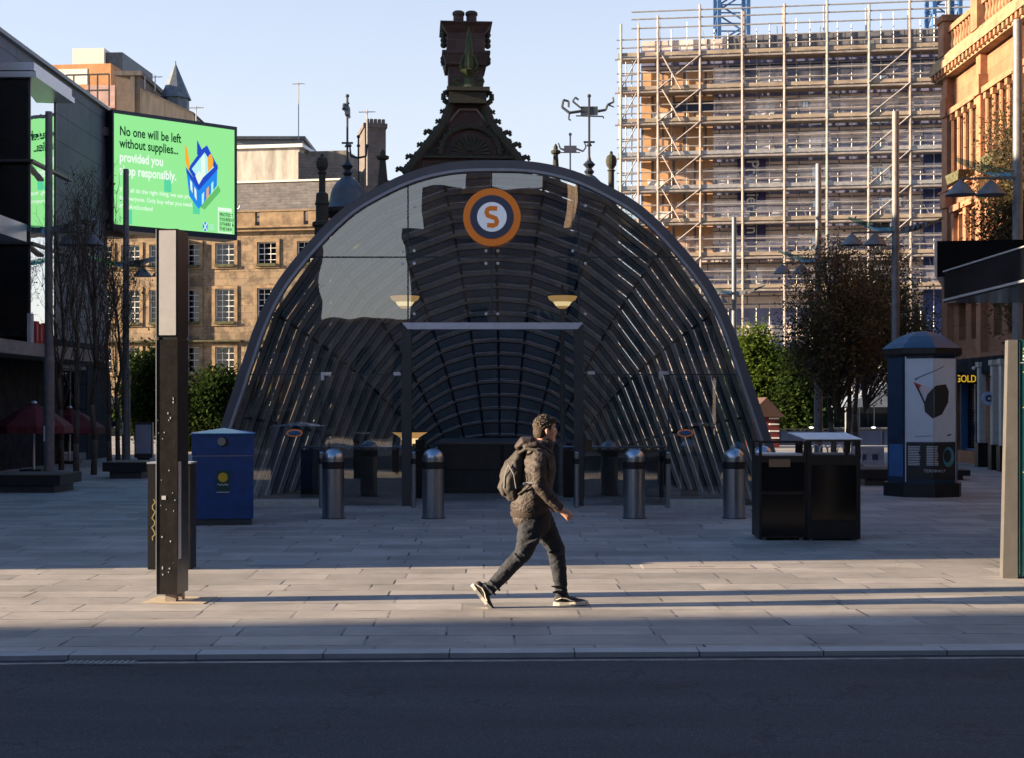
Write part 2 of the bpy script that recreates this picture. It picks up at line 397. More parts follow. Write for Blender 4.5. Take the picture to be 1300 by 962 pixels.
# ================================================================== GROUND
def asphalt_mat():
    m, nt, out = newmat('asphalt_road'); N = nt.nodes; L = nt.links
    b = N.new('ShaderNodeBsdfPrincipled'); L.new(b.outputs[0], out.inputs[0]); b.inputs['Roughness'].default_value = .8
    tc = N.new('ShaderNodeTexCoord')
    n1 = N.new('ShaderNodeTexNoise'); n1.inputs['Scale'].default_value = 70; n1.inputs['Detail'].default_value = 3; n1.inputs['Roughness'].default_value = .7; L.new(tc.outputs['Object'], n1.inputs['Vector'])
    c1 = N.new('ShaderNodeValToRGB'); L.new(n1.outputs[0], c1.inputs[0]); e = c1.color_ramp.elements
    e[0].position = .35; e[0].color = (.007,.009,.013,1); e[1].position = .60; e[1].color = (.032,.036,.046,1); q_ = e.new(.72); q_.color = (.14,.14,.15,1)
    mp = N.new('ShaderNodeMapping'); L.new(tc.outputs['Object'], mp.inputs[0]); mp.inputs['Scale'].default_value = (.25,1.6,1)
    n2 = N.new('ShaderNodeTexNoise'); n2.inputs['Scale'].default_value = 1.1; n2.inputs['Detail'].default_value = 8; L.new(mp.outputs[0], n2.inputs['Vector'])
    r2 = N.new('ShaderNodeMapRange'); L.new(n2.outputs[0], r2.inputs[0]); r2.inputs[1].default_value = .3; r2.inputs[2].default_value = .7; r2.inputs[3].default_value = .6; r2.inputs[4].default_value = 1.35
    m2 = N.new('ShaderNodeMix'); m2.data_type = 'RGBA'; m2.blend_type = 'MULTIPLY'; m2.inputs[0].default_value = 1; L.new(c1.outputs[0], m2.inputs[6]); L.new(r2.outputs[0], m2.inputs[7])
    vo = N.new('ShaderNodeTexVoronoi'); vo.feature = 'DISTANCE_TO_EDGE'; vo.inputs['Scale'].default_value = .45; nd = N.new('ShaderNodeTexNoise'); nd.inputs['Scale'].default_value = 3; L.new(tc.outputs['Object'], nd.inputs['Vector'])
    va = N.new('ShaderNodeVectorMath'); va.operation = 'ADD'; L.new(tc.outputs['Object'], va.inputs[0]); L.new(nd.outputs['Color'], va.inputs[1]); L.new(va.outputs[0], vo.inputs['Vector'])
    r3 = N.new('ShaderNodeMapRange'); L.new(vo.outputs['Distance'], r3.inputs[0]); r3.inputs[1].default_value = .0; r3.inputs[2].default_value = .012; r3.inputs[3].default_value = .35; r3.inputs[4].default_value = 1
    m3 = N.new('ShaderNodeMix'); m3.data_type = 'RGBA'; m3.blend_type = 'MULTIPLY'; m3.inputs[0].default_value = 1; L.new(m2.outputs[2], m3.inputs[6]); L.new(r3.outputs[0], m3.inputs[7])
    L.new(m3.outputs[2], b.inputs['Base Color'])
    bp = N.new('ShaderNodeBump'); bp.inputs['Strength'].default_value = .7; bp.inputs['Distance'].default_value = .008; L.new(n1.outputs[0], bp.inputs['Height']); L.new(bp.outputs[0], b.inputs['Normal'])
    return m
M['asphalt'] = asphalt_mat()
mb = MB(); mb.box(-400,-200,-.6,400,600,-.032); o = mb.build('road', M['asphalt']); struct(o)
KS = .032
def kerb_y(x): return 10.42 + KS*x if x > -3.2 else 10.42 + KS*x - .05*min(1, (-3.2-x)/1.5)
def pave_mat():
    m, nt, out = newmat('granite_paving'); N = nt.nodes; L = nt.links
    b = N.new('ShaderNodeBsdfPrincipled'); L.new(b.outputs[0], out.inputs[0]); b.inputs['Roughness'].default_value = .72
    tc = N.new('ShaderNodeTexCoord'); mp = N.new('ShaderNodeMapping'); L.new(tc.outputs['Object'], mp.inputs[0]); mp.inputs['Rotation'].default_value = (0,0,R(-1.2)); mp.inputs['Location'].default_value = (157.3,41.2,0)
    nw = N.new('ShaderNodeTexNoise'); nw.inputs['Scale'].default_value = .25; L.new(mp.outputs[0], nw.inputs['Vector'])
    br = N.new('ShaderNodeTexBrick'); L.new(mp.outputs[0], br.inputs['Vector']); br.inputs['Scale'].default_value = 1
    br.inputs['Brick Width'].default_value = 1.15; br.inputs['Row Height'].default_value = .46; br.inputs['Mortar Size'].default_value = .011; br.inputs['Mortar Smooth'].default_value = .2
    br.offset = .37; br.offset_frequency = 3; br.squash = .72; br.squash_frequency = 2
    br.inputs['Color1'].default_value = (.345,.315,.285,1); br.inputs['Color2'].default_value = (.265,.245,.225,1); br.inputs['Mortar'].default_value = (.03,.028,.025,1)
    # mortar visibility varies: some joints filled
    n1 = N.new('ShaderNodeTexNoise'); n1.inputs['Scale'].default_value = 2.3; n1.inputs['Detail'].default_value = 3; L.new(mp.outputs[0], n1.inputs['Vector'])
    r1 = N.new('ShaderNodeMapRange'); L.new(n1.outputs[0], r1.inputs[0]); r1.inputs[1].default_value = .50; r1.inputs[2].default_value = .60
    r1.inputs[3].default_value = .18; r1.inputs[4].default_value = .95
    mul = N.new('ShaderNodeMath'); mul.operation = 'MULTIPLY'; L.new(br.outputs['Fac'], mul.inputs[0]); L.new(r1.outputs[0], mul.inputs[1])
    # stone colour without mortar
    br2 = N.new('ShaderNodeTexBrick'); L.new(mp.outputs[0], br2.inputs['Vector']); br2.inputs['Scale'].default_value = 1
    br2.inputs['Brick Width'].default_value = 1.15; br2.inputs['Row Height'].default_value = .46; br2.inputs['Mortar Size'].default_value = .011
    br2.offset = .37; br2.offset_frequency = 3; br2.squash = .72; br2.squash_frequency = 2
    br2.inputs['Color1'].default_value = (.345,.32,.29,1); br2.inputs['Color2'].default_value = (.235,.222,.205,1); br2.inputs['Mortar'].default_value = (.235,.23,.23,1)
    mx = N.new('ShaderNodeMix'); mx.data_type = 'RGBA'; L.new(mul.outputs[0], mx.inputs[0]); L.new(br2.outputs[0], mx.inputs[6]); mx.inputs[7].default_value = (.028,.026,.024,1)
    n2 = N.new('ShaderNodeTexNoise'); n2.inputs['Scale'].default_value = .7; n2.inputs['Detail'].default_value = 9; n2.inputs['Roughness'].default_value = .72; L.new(tc.outputs['Object'], n2.inputs['Vector'])
    r2 = N.new('ShaderNodeMapRange'); L.new(n2.outputs[0], r2.inputs[0]); r2.inputs[1].default_value = .3; r2.inputs[2].default_value = .7; r2.inputs[3].default_value = .62; r2.inputs[4].default_value = 1.22
    m2 = N.new('ShaderNodeMix'); m2.data_type = 'RGBA'; m2.blend_type = 'MULTIPLY'; m2.inputs[0].default_value = 1; L.new(mx.outputs[2], m2.inputs[6]); L.new(r2.outputs[0], m2.inputs[7])
    # small dark spots (chewing gum) 
    vo = N.new('ShaderNodeTexVoronoi'); vo.inputs['Scale'].default_value = 2.6; L.new(tc.outputs['Object'], vo.inputs['Vector'])
    rv = N.new('ShaderNodeMapRange'); L.new(vo.outputs['Distance'], rv.inputs[0]); rv.inputs[1].default_value = .04; rv.inputs[2].default_value = .055; rv.inputs[3].default_value = .55; rv.inputs[4].default_value = 1
    m3 = N.new('ShaderNodeMix'); m3.data_type = 'RGBA'; m3.blend_type = 'MULTIPLY'; m3.inputs[0].default_value = 1; L.new(m2.outputs[2], m3.inputs[6]); L.new(rv.outputs[0], m3.inputs[7])
    L.new(m3.outputs[2], b.inputs['Base Color'])
    n4 = N.new('ShaderNodeTexNoise'); n4.inputs['Scale'].default_value = 45; n4.inputs['Detail'].default_value = 3; L.new(tc.outputs['Object'], n4.inputs['Vector'])
    sb = N.new('ShaderNodeMath'); sb.operation = 'SUBTRACT'
    sc = N.new('ShaderNodeMath'); sc.operation = 'MULTIPLY'; sc.inputs[1].default_value = .25; L.new(n4.outputs[0], sc.inputs[0])
    L.new(sc.outputs[0], sb.inputs[0]); L.new(mul.outputs[0], sb.inputs[1])
    bp = N.new('ShaderNodeBump'); bp.inputs['Strength'].default_value = .35; bp.inputs['Distance'].default_value = .012; L.new(sb.outputs[0], bp.inputs['Height']); L.new(bp.outputs[0], b.inputs['Normal'])
    return m
M['pave'] = pave_mat()
xs = [-200,-60,-20,-6,-4.7,-3.2,-1,2,6,20,60,200]
kl = [(x, kerb_y(x)) for x in xs]
mb = MB(); mb.prismz([(x, y+.20) for x, y in kl] + [(200,400),(-200,400)], -.4, 0.0); o = mb.build('pavement', M['pave']); struct(o)
M['kerbm'] = brickmat('granite_kerb', (.36,.37,.37), (.31,.32,.33), (.07,.07,.07), .92, 50., .006, axes='XY', noise=.2, nscale=3)
mb = MB(); mb.prismz(kl + [(x, y+.197) for x, y in reversed(kl)], -.4, .004); o = mb.build('kerb', M['kerbm']); struct(o)
M['roadline'] = pbr('worn_line', (.24,.23,.21), .8, scale=5, var=.5)
mb = MB(); mb.prismz([(x, kerb_y(x)-.17) for x in xs] + [(x, kerb_y(x)-.11) for x in reversed(xs)], -.04, -.028); struct(mb.build('road_edge_line', M['roadline']))
mb = MB(); mb.prismz([(-200,-30),(200,-30),(200,-.9),(-200,-.9)], -.4, 0.0); struct(mb.build('far_pavement', M['pave']))
# drain grating in the channel
t = thing('drain_grating', 'small slotted iron drain in the road channel below the black pillar', 'drain', (-2.95, kerb_y(-2.95)-.13, -.031))
mb = MB(); mb.box(-.26,-.08,.001,.26,.08,.004); mb.build('frame', M['darksteel'], t)
mb = MB()
for i in range(12): mb.box(-.245+i*.042,-.065,.0045,-.225+i*.042,.065,.009)
mb.build('slats', M['grey'], t)
# inspection covers
t = thing('inspection_cover', 'long pale recessed inspection cover in the sunlit paving below the litter bins', 'cover', (PX(885,ZG(719)), ZG(719), 0))
mb = MB(); mb.box(-.62,-.2,.001,.62,.22,.006); mb.build('slab', pbr('pale_slab', (.31,.28,.25), .8, scale=6, var=.15), t)
mb = MB(); mb.box(-.1,-.03,.007,.18,.03,.010); mb.build('slot', M['rust'], t)
t = thing('manhole_cover', 'dark square manhole cover in the shaded paving behind the sunlit strip', 'cover', (PX(350,ZG(717)), ZG(714), 0))
mb = MB(); mb.box(-.33,-.3,.001,.33,.3,.006); mb.build('plate', M['grey'], t)

# ================================================================== CANOPY
CZ = 25.9; CXc = (627-650)*CZ/F; CW = 378*CZ/F; CH = PH(205, CZ)
prof = [(0,1),(.151,.9935),(.296,.961),(.444,.897),(.526,.845),(.611,.771),(.698,.681),(.754,.606),(.802,.516),(.842,.415),(.926,.203),(1,0)]
def cr_(p0,p1,p2,p3,t):
    return .5*((2*p1)+(-p0+p2)*t+(2*p0-5*p1+4*p2-p3)*t*t+(-p0+3*p1-3*p2+p3)*t**3)
full = [(-a,b) for a,b in reversed(prof)] + prof[1:]
dense = []
for i in range(len(full)-1):
    p0 = full[max(0,i-1)]; p1 = full[i]; p2 = full[i+1]; p3 = full[min(len(full)-1,i+2)]
    for k in range(5):
        t = k/5; dense.append((cr_(p0[0],p1[0],p2[0],p3[0],t), max(0,cr_(p0[1],p1[1],p2[1],p3[1],t))))
dense.append(full[-1])
def arch_pts(off): # offset inward in metres
    pts = [(u*CW, v*CH) for u, v in dense]; out = []
    n = len(pts)
    for i in range(n):
        a = pts[max(0,i-1)]; b = pts[min(n-1,i+1)]
        dx, dz = b[0]-a[0], b[1]-a[1]; l = math.hypot(dx,dz)
        out.append((pts[i][0]+dz/l*off, max(-.0,pts[i][1]-dx/l*off)))
    out[0] = (pts[0][0]+off*1.1, 0); out[-1] = (pts[-1][0]-off*1.1, 0)
    return out
canopy = thing('station_canopy', 'large arched glass canopy over the subway entrance in the middle of the square', 'canopy', (CXc, CZ, 0))
def arch_band(mb, o0, o1, y0, y1):
    A = arch_pts(o0); B = arch_pts(o1); n = len(A)
    vs = [(x,y0,z) for x,z in A]+[(x,y0,z) for x,z in B]+[(x,y1,z) for x,z in A]+[(x,y1,z) for x,z in B]
    fs = []
    for i in range(n-1):
        fs += [(i,i+1,n+i+1,n+i),(2*n+i+1,2*n+i,3*n+i,3*n+i+1),(i+1,i,2*n+i,2*n+i+1),(n+i,n+i+1,3*n+i+1,3*n+i)]
    mb.add(vs, fs)
mb = MB(); arch_band(mb, 0, .15, -.10, .35); recalc(mb.build('outer_frame', pbr('canopy_steel', (.10,.10,.115), .5, metal=.2, scale=4, var=.12), canopy))
mb = MB(); arch_band(mb, .152, .20, -.13, .05); recalc(mb.build('inner_trim', pbr('trim_metal', (.30,.31,.35), .45, metal=.4, scale=6, var=.15), canopy))
IN = arch_pts(.195)
def in_h(x):
    for i in range(len(IN)-1):
        a, b = IN[i], IN[i+1]
        if a[0] <= x <= b[0]: return a[1]+(b[1]-a[1])*(x-a[0])/max(1e-6, b[0]-a[0])
    return 0
def cx(px): return PX(px, CZ) - CXc
def ch(py): return PH(py, CZ)
xl, xr = IN[0][0]+.001, IN[-1][0]-.001
vm = [xl, cx(518), cx(624), cx(735), xr]
def pane(x0, x1, z0, z1):
    n = 26; bot = []; top = []
    for i in range(n+1):
        x = x0+(x1-x0)*i/n; h = min(z1, in_h(x))
        if h > z0+.002: bot.append((x,0,z0)); top.append((x,0,h))
    if len(bot) < 2: return
    m = MB(); k = len(bot); vs = bot+top; m.add(vs, [(i,i+1,k+i+1,k+i) for i in range(k-1)]); 
    m.build('glass_pane', M['front'], canopy)
g = .008
zt, zh, zm = ch(327), ch(414), ch(476)
for i in range(4):
    pane(vm[i]+g, vm[i+1]-g, zt+g, 99)
    if i in (1,2): pane(vm[i]+g, vm[i+1]-g, zh+.05, zt-g)
pane(vm[0]+g, vm[1]-g, zm+g, zt-g); pane(vm[3]+g, vm[4]-g, zm+g, zt-g)
dl, dr = cx(408), cx(849)
pane(vm[0]+g, dl-g, .12, zm-g); pane(dr+g, vm[4]-g, .12, zm-g)
pane(dl+g, vm[1]-.1, .12, zm-g); pane(vm[3]+.1, dr-g, .12, zm-g)
mb = MB()
for x in vm[1:4]: mb.box(x-.012,-.02,zh if x != 99 else 0,x+.012,.05,in_h(x))
def in_x(z):
    for i in range(len(IN)-1):
        if IN[i][1] <= z <= IN[i+1][1]: return IN[i][0]+(IN[i+1][0]-IN[i][0])*(z-IN[i][1])/max(1e-6,IN[i+1][1]-IN[i][1])
    return xl
mb.box(in_x(zt),-.018,zt-.012,-in_x(zt),.04,zt+.012)
for (a,b) in ((in_x(zm),vm[1]),(vm[3],-in_x(zm))): mb.box(a,-.016,zm-.011,b,.03,zm+.011)
for x in (dl,dr): mb.box(x-.011,-.015,.1,x+.011,.035,zm)
mb.build('glazing_bars', M['ribdark'], canopy)
pg_ = pbr('portal_grey', (.04,.038,.04), .5, scale=4)
for px in (516.5, 734.5): mb = MB(); x = cx(px); mb.box(x-.085,-.12,0,x+.085,.12,zh); mb.build('portal_post', pg_, canopy)
mb = MB(); x0, x1 = cx(511), cx(740)
mb.add([(x0,-.14,zh+.05),(x0+.1,-.14,zh-.07),(x1-.1,-.14,zh-.07),(x1,-.14,zh+.05),(x0,.14,zh+.05),(x0+.1,.14,zh-.07),(x1-.1,.14,zh-.07),(x1,.14,zh+.05)],
       [(0,1,2,3),(7,6,5,4),(0,3,7,4),(1,5,6,2),(0,4,5,1),(3,2,6,7)])
mb.build('portal_lintel', pbr('lintel_metal', (.55,.57,.66), .35, metal=.4, scale=6, var=.1), canopy)
for (px, py, w) in ((410,475,.15),(502,475,.1),(748,474,.1),(838,474,.15)):
    mb = MB(); x = cx(px); z = ch(py); mb.box(x-.03,-.07,z-.03,x+w,-.03,z+.03); mb.box(x-.03,-.07,z-.1,x+.03,-.03,z-.031) if w > .12 else None
    mb.build('glass_clamp', M['alu'], canopy)
for (px, py) in ((526,262),(526,319),(526,335),(511,335),(617,319),(632,319),(617,335),(632,335),(727,319),(743,335),(743,262),(511,319),(526,399),(743,399),(617,399),(632,399)):
    mb = MB(); mb.disc((cx(px), ch(py)), .028, -.03, .02, 12); mb.build('glass_fixing', M['alu'], canopy)
for (a,b) in ((cx(316),dl),(dr,cx(925))):
    mb = MB(); mb.box(a,-.2,0,b,.3,.115); mb.build('plinth', pbr('pale_granite', (.42,.41,.38), .8, scale=9, var=.15), canopy)
for px in (374, 870):
    mb = MB(); mb.ball((cx(px),-.012,ch(549)), 1, 20, 6, (.15,.006,.07)); st = mb.build('sticker', M['orange'], canopy)
    mb = MB(); mb.ball((cx(px),-.020,ch(549)), 1, 20, 6, (.125,.005,.05)); mb.build('sticker_face', M['rwhite'] if 0 else M['bluesh'], st)
# ribs and shell
NR = 20; BD = 12.6
Kx = [0,.18,.40,.60,.77,.90,1.0]
def prof_v(u):
    for i in range(len(prof)-1):
        a,b = prof[i],prof[i+1]
        if a[0] <= u <= b[0]: return a[1]+(b[1]-a[1])*(u-a[0])/(b[0]-a[0])
    return 0
def rib_pts(k):
    t = k/NR; Z = CZ+.45+BD*t
    ya = 217+(566-217)*(t**.97)
    H = PH(ya, Z); W = CW*.975*(1-t) + 2.25*t
    us = [-a for a in reversed(Kx)]+Kx[1:]
    sag = .30*t
    # towards the back the vault flattens: heights blend from the arch outline to a lower, more pointed one
    return Z-CZ, [(u*W, (prof_v(abs(u)))*H) for u in us]
ribs = [rib_pts(k) for k in range(NR+1)]
for k,(y,pts) in enumerate(ribs):
    mb = MB(); n = len(pts); rt = .105-.002*k
    def inner(p, d):
        l = math.hypot(p[0]*1.0, p[1]+.3); return (p[0]-d*p[0]/l, max(0,p[1]-d*(p[1]+.3)/l))
    I = [inner(p, rt) for p in pts]; J = [inner(p, .012) for p in pts]
    vs = [(x,y,z) for x,z in J]+[(x,y+.03,z) for x,z in I]+[(x,y+.14,z) for x,z in I]
    fs = []
    for i in range(n-1): fs += [(i,i+1,n+i+1,n+i),(n+i,n+i+1,2*n+i+1,2*n+i),(2*n+i,2*n+i+1,i+1,i)]
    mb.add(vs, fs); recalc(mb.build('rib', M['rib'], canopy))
mb = MB()
for k in range(NR):
    y0,A = ribs[k]; y1,B = ribs[k+1]; n = len(A)
    C = [inner(p, .17) for p in A]
    vs = [(x,y0+.1,z) for x,z in A]+[(x,y1,z) for x,z in B]
    mb.add(vs, [(i,i+1,n+i+1,n+i) for i in range(n-1)])
mb.build('glass_shell', M['shell'], canopy)
mb = MB()     # longitudinal members at the kinks
for j in range(1, len(Kx)*2-2):
    for k in range(NR):
        y0,A = ribs[k]; y1,B = ribs[k+1]
        mb.tube((A[j][0],y0+.1,A[j][1]-.03),(B[j][0],y1,B[j][1]-.03),.028,5)
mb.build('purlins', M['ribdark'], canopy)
mb = MB()     # dark soffit beams just beneath each rib
for k in range(0, NR+1):
    y,A = ribs[k]; I = [inner(p, .135-.002*k) for p in A]; J = [inner(p, .107-.002*k) for p in A]; n = len(A)
    vs = [(x,y+.02,z) for x,z in J]+[(x,y+.02,z) for x,z in I]+[(x,y+.10,z) for x,z in J]
    mb.add(vs, [(i,i+1,n+i+1,n+i) for i in range(n-1)]+[(n+i,n+i+1,2*n+i+1,2*n+i) for i in range(n-1)])
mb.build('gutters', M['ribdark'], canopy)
mb = MB(); y, A = ribs[NR]; mb.prism(A, y+.2, y+.3); mb.build('end_wall', M['darksteel'], canopy)
# entrance floor, barrier, pedestals
t = thing('stair_parapet', 'dark panelled parapet wall round the stairwell inside the arched entrance', 'parapet', (PX(638,29.6), 29.6, 0))
mb = MB(); mb.box(-1.35,0,0,1.45,3.2,1.02); mb.build('panels', M['darksteel'], t)
mb = MB(); mb.box(-1.4,-.04,1.022,1.5,3.25,1.07); mb.build('coping', M['framesteel'], t)
mb = MB(); mb.box(-.05,-.02,.02,.03,-.002,1.0); mb.box(-1.34,-.02,.48,1.44,-.003,.5); mb.build('panel_joints', M['black'], t)
for (px, lab) in ((533,'black help point pedestal with a slim screen left of the entrance doorway'),(746,'black ticket pedestal right of the entrance doorway')):
    Z = 28.0
    t = thing('pedestal', lab, 'pedestal', (PX(px,Z),Z,0))
    mb = MB(); mb.box(-.13,0,0,.13,.25,.55); mb.build('base', M['black'], t)
    mb = MB(); mb.box(-.09,.05,.55,.09,.18,1.15); mb.build('screen', M['blackgloss'], t)
for px in (452, 785):
    Z = 28.3
    t = thing('low_barrier', ('left' if px < 600 else 'right')+' dark low barrier panel inside the glass wall of the entrance', 'barrier', (PX(px,Z),Z,0))
    mb = MB(); mb.box(-1.1,0,0,.95,.08,.95); mb.build('panel', M['blackgloss'], t)
    mb = MB(); mb.tube((-1.1,.04,1.0),(.95,.04,1.0),.025); mb.build('rail', M['steel'], t)
# roundel sign
t = thing('roundel_sign', 'round orange, navy and white S sign high on the front of the glass canopy', 'sign', (PX(624.5,CZ-.25),CZ-.25,PH(276,CZ-.25)))
r = 36.5*(CZ-.25)/F
mb = MB(); mb.disc((0,0), r, 0, .12, 64); smooth_by_angle(mb.build('orange_disc', M['orange'], t))
mb = MB(); mb.disc((0,0), r*.76, -.012, .001, 64); mb.build('navy_disc', M['navy'], t)
mb = MB(); mb.disc((0,0), r*.515, -.024, -.011, 64); mb.build('white_disc', M['rwhite'], t)
mb = MB()
# letter S as a bent strip
S = [(a_*.72,b_) for a_,b_ in [(.20,.225),(-.06,.235),(-.17,.20),(-.20,.12),(-.16,.04),(0,0),(.14,-.04),(.19,-.12),(.16,-.20),(.06,-.235),(-.18,-.225)]]
def strip(mb, pts, w, y0, y1, sc=1.0):
    n = len(pts); A=[]; B=[]
    for i in range(n):
        a = Vector(pts[max(0,i-1)]); b = Vector(pts[min(n-1,i+1)]); d = (b-a).normalized(); nn = Vector((-d.y,d.x))
        p = Vector(pts[i]); A.append((p+nn*w/2)*sc); B.append((p-nn*w/2)*sc)
    for i in range(n-1):
        mb.add([(A[i].x,y0,A[i].y),(A[i+1].x,y0,A[i+1].y),(B[i+1].x,y0,B[i+1].y),(B[i].x,y0,B[i].y),(A[i].x,y1,A[i].y),(A[i+1].x,y1,A[i+1].y),(B[i+1].x,y1,B[i+1].y),(B[i].x,y1,B[i].y)],
               [(0,1,2,3),(7,6,5,4),(0,4,5,1),(3,2,6,7),(0,3,7,4),(1,5,6,2)])
strip(mb, S, .125, -.034, -.023, r*1.28); recalc(mb.build('letter', M['orange'], t))
mb = MB(); mb.box(-.03,.12,-.1,.03,.24,.1); mb.build('bracket', M['darksteel'], t)
# red light
mb = MB(); mb.ball((0,0,0), .045, 10, 6); o = mb.build('indicator_lamp', M['redlamp'], None, (PX(345,27.2),27.2,PH(473,27.2))); tag(o, 'tiny glowing red lamp behind the left glass of the arched entrance', 'lamp')

# ---- uplight posts
def uplight(px, Z, ybowl, ybase, lab, mid=True):
    t = thing('uplight_post', lab, 'lamp post', (PX(px,Z),Z,0), 0, 'bowl lamps at the subway entrance')
    h = PH(ybowl, Z)
    mb = MB(); mb.tube((0,0,0),(0,0,1.0 if h > 2 else .6),.1,12); mb.tube((0,0,1.0 if h>2 else .6),(0,0,1.08 if h>2 else .68),.1,12,.06); mb.tube((0,0,1.08 if h>2 else .68),(0,0,h-.12),.055,10,.045); smooth_by_angle(mb.build('post', M['lampgrey'], t))
    mb = MB(); k = .62 if h > 2 else .8
    mb.lathe([(.04,-.30*k),(.10,-.26*k),(.16,-.1*k),(.27,.0),(.44*k*1.1,.07),(.43*k*1.1,.085),(.02,.03)], 24, (0,0,h)); smooth_by_angle(mb.build('bowl', emis('bowl_glow', (1.0,.56,.20), .38), t))
    mb = MB(); mb.lathe([(.07*k,-.27*k),(.135,-.2*k),(.185,-.09*k),(.20,.0),(.21,.035)],20,(0,0,h)); smooth_by_angle(mb.build('inner_glow', emis('cup_glow', (1.0,.72,.36), .95), t))
    mb = MB(); mb.lathe([(.445*k*1.1,.07),(.46*k*1.1,.088),(.44*k*1.1,.10)], 24, (0,0,h)); mb.build('bowl_rim', M['darksteel'], t)
    mb = MB(); mb.tube((0,0,h+.09),(0,0,h+.3),.03,8); mb.build('finial', M['darksteel'], t)
uplight(714, 28.8, 381, 625, 'right bowl lamp lit warm on a grey post inside the entrance')
uplight(514, 28.8, 381, 625, 'left bowl lamp lit warm above the entrance doorway')
uplight(520, 30.5, 552, 620, 'short lit bowl lamp low beside the left portal post')
# ---- slim door posts
def slim(px, lab):
    Z = 25.35
    t = thing('slim_post', lab, 'post', (PX(px,Z),Z,0), 0, 'slim steel posts at the entrance')
    mb = MB(); mb.lathe([(.045,0),(.045,.98),(.03,1.0)],16); smooth_by_angle(mb.build('tube', M['steel'], t))
    mb = MB(); mb.lathe([(.05,.78),(.05,.88)],16); mb.build('band', M['black'], t)
    mb = MB(); mb.tube((0,0,1.0),(0,0,1.14),.018,8); mb.tube((-.1,0,1.02),(.1,0,1.02),.012,6); mb.build('door_catch', M['darksteel'], t)
for px, lab in ((408,'slim steel post at the far left of the glass entrance, behind the leftmost bollard'),(525,'slim steel post just right of the left portal post'),
                (732,'slim steel post just left of the right portal post'),(848,'slim steel post at the right end of the entrance beside the third bollard')): slim(px, lab)
# ---- bollards
def bollard(px, Z, lab, first=[None]):
    if first[0] is None:
        t = thing('bollard', lab, 'bollard', (PX(px,Z),Z,0), 0, 'steel bollards before the canopy')
        mb = MB(); pr = [(.178,0),(.178,.965)]; 
        for q in range(1,9): a = R(q*11.2); pr.append((.178*math.cos(a), .965+.165*math.sin(a)))
        mb.lathe(pr, 36); smooth_by_angle(mb.build('body', M['steel'], t), 50)
        mb = MB(); mb.lathe([(.181,.80),(.181,.915)],36); smooth_by_angle(mb.build('black_band', M['black'], t), 50)
        mb = MB(); mb.lathe([(.20,0),(.20,.012)],36); mb.build('base_ring', M['darksteel'], t)
        first[0] = t; return t
    return dup(first[0], (PX(px,Z),Z,0), 0, lab)
for px, Z, lab in ((423,23.0,'domed steel bollard with a black band, leftmost, nearest the blue bin'),(550,23.0,'domed steel bollard beside the left portal post, second from the left'),
               (805,23.0,'domed steel bollard right of the walking man, in front of the doorway'),(932,23.0,'domed steel bollard standing just left of the black litter bins'),
               (968,24.6,'domed steel bollard half hidden behind the black litter bins')): bollard(px,Z,lab)

# ================================================================== BLUE BIN
Z = 21.6
t = thing('blue_bin', 'large square blue grit bin with a shallow pyramid lid beside the black pillar', 'bin', (PX(283,Z),Z,0), R(10))
k = .45
mb = MB(); mb.box(-.455,0,.10,.455,.9,1.05); mb.build('body', M['binblue'], t)
mb = MB(); mb.box(-.43,.02,0,.43,.88,.10); mb.build('base', M['darksteel'], t)
mb = MB(); mb.box(-.465,-.01,1.065,.465,.91,1.40); mb.build('head', M['binblue'], t)
mb = MB(); mb.box(-.45,-.004,1.05,.45,.9,1.065); mb.build('joint', M['grey'], t)
mb = MB(); a=.485; mb.add([(-a,-.03,1.40),(a,-.03,1.40),(a,.93,1.40),(-a,.93,1.40),(0,.45,1.475),(-a,-.03,1.385),(a,-.03,1.385),(a,.93,1.385),(-a,.93,1.385)],
    [(0,1,4),(1,2,4),(2,3,4),(3,0,4),(0,5,6,1),(1,6,7,2),(2,7,8,3),(3,8,5,0),(8,7,6,5)]); mb.build('lid', M['bintop'], t)
mb = MB(); mb.disc((-.02,1.275), .062, -.035, -.01, 24); mb.build('lock_plate', M['steel'], t); mb = MB(); mb.disc((.01,1.27), .07, -.018, -.0105, 24); mb.build('lock_recess', M['black'], t)
mb = MB(); mb.box(-.095,-.012,.50,.095,-.001,.83); sk = mb.build('sticker', M['totem'], t)
mb = MB(); mb.disc((0,.73), .072, -.020, -.011, 20); mb.build('sun_emblem', M['yellow'], sk)
mb = MB(); strip(mb, [(-.08+.01*i,.62+.012*math.sin(i*1.2)) for i in range(17)], .012, -.017, -.012); mb.box(-.095,-.017,.5,.095,-.012,.512); mb.build('sticker_lines', M['ink'], sk)
# ================================================================== GRAFFITI CABINET
Z = 15.75
t = thing('cable_cabinet', 'low black cabinet with yellow graffiti standing behind the tall pillar', 'cabinet', (PX(214.5,Z),Z,0))
mb = MB(); mb.box(-.235,0,0,.235,.3,1.17); mb.build('body', M['black'], t)
mb = MB(); mb.box(-.245,-.01,1.172,.245,.31,1.19); mb.build('top', M['alu'], t)
mb = MB(); strip(mb, [(-.17+.02*math.sin(i*1.9),.78-.035*i) for i in range(14)], .012, -.006, -.002); recalc(mb.build('graffiti', M['scribble'], t))
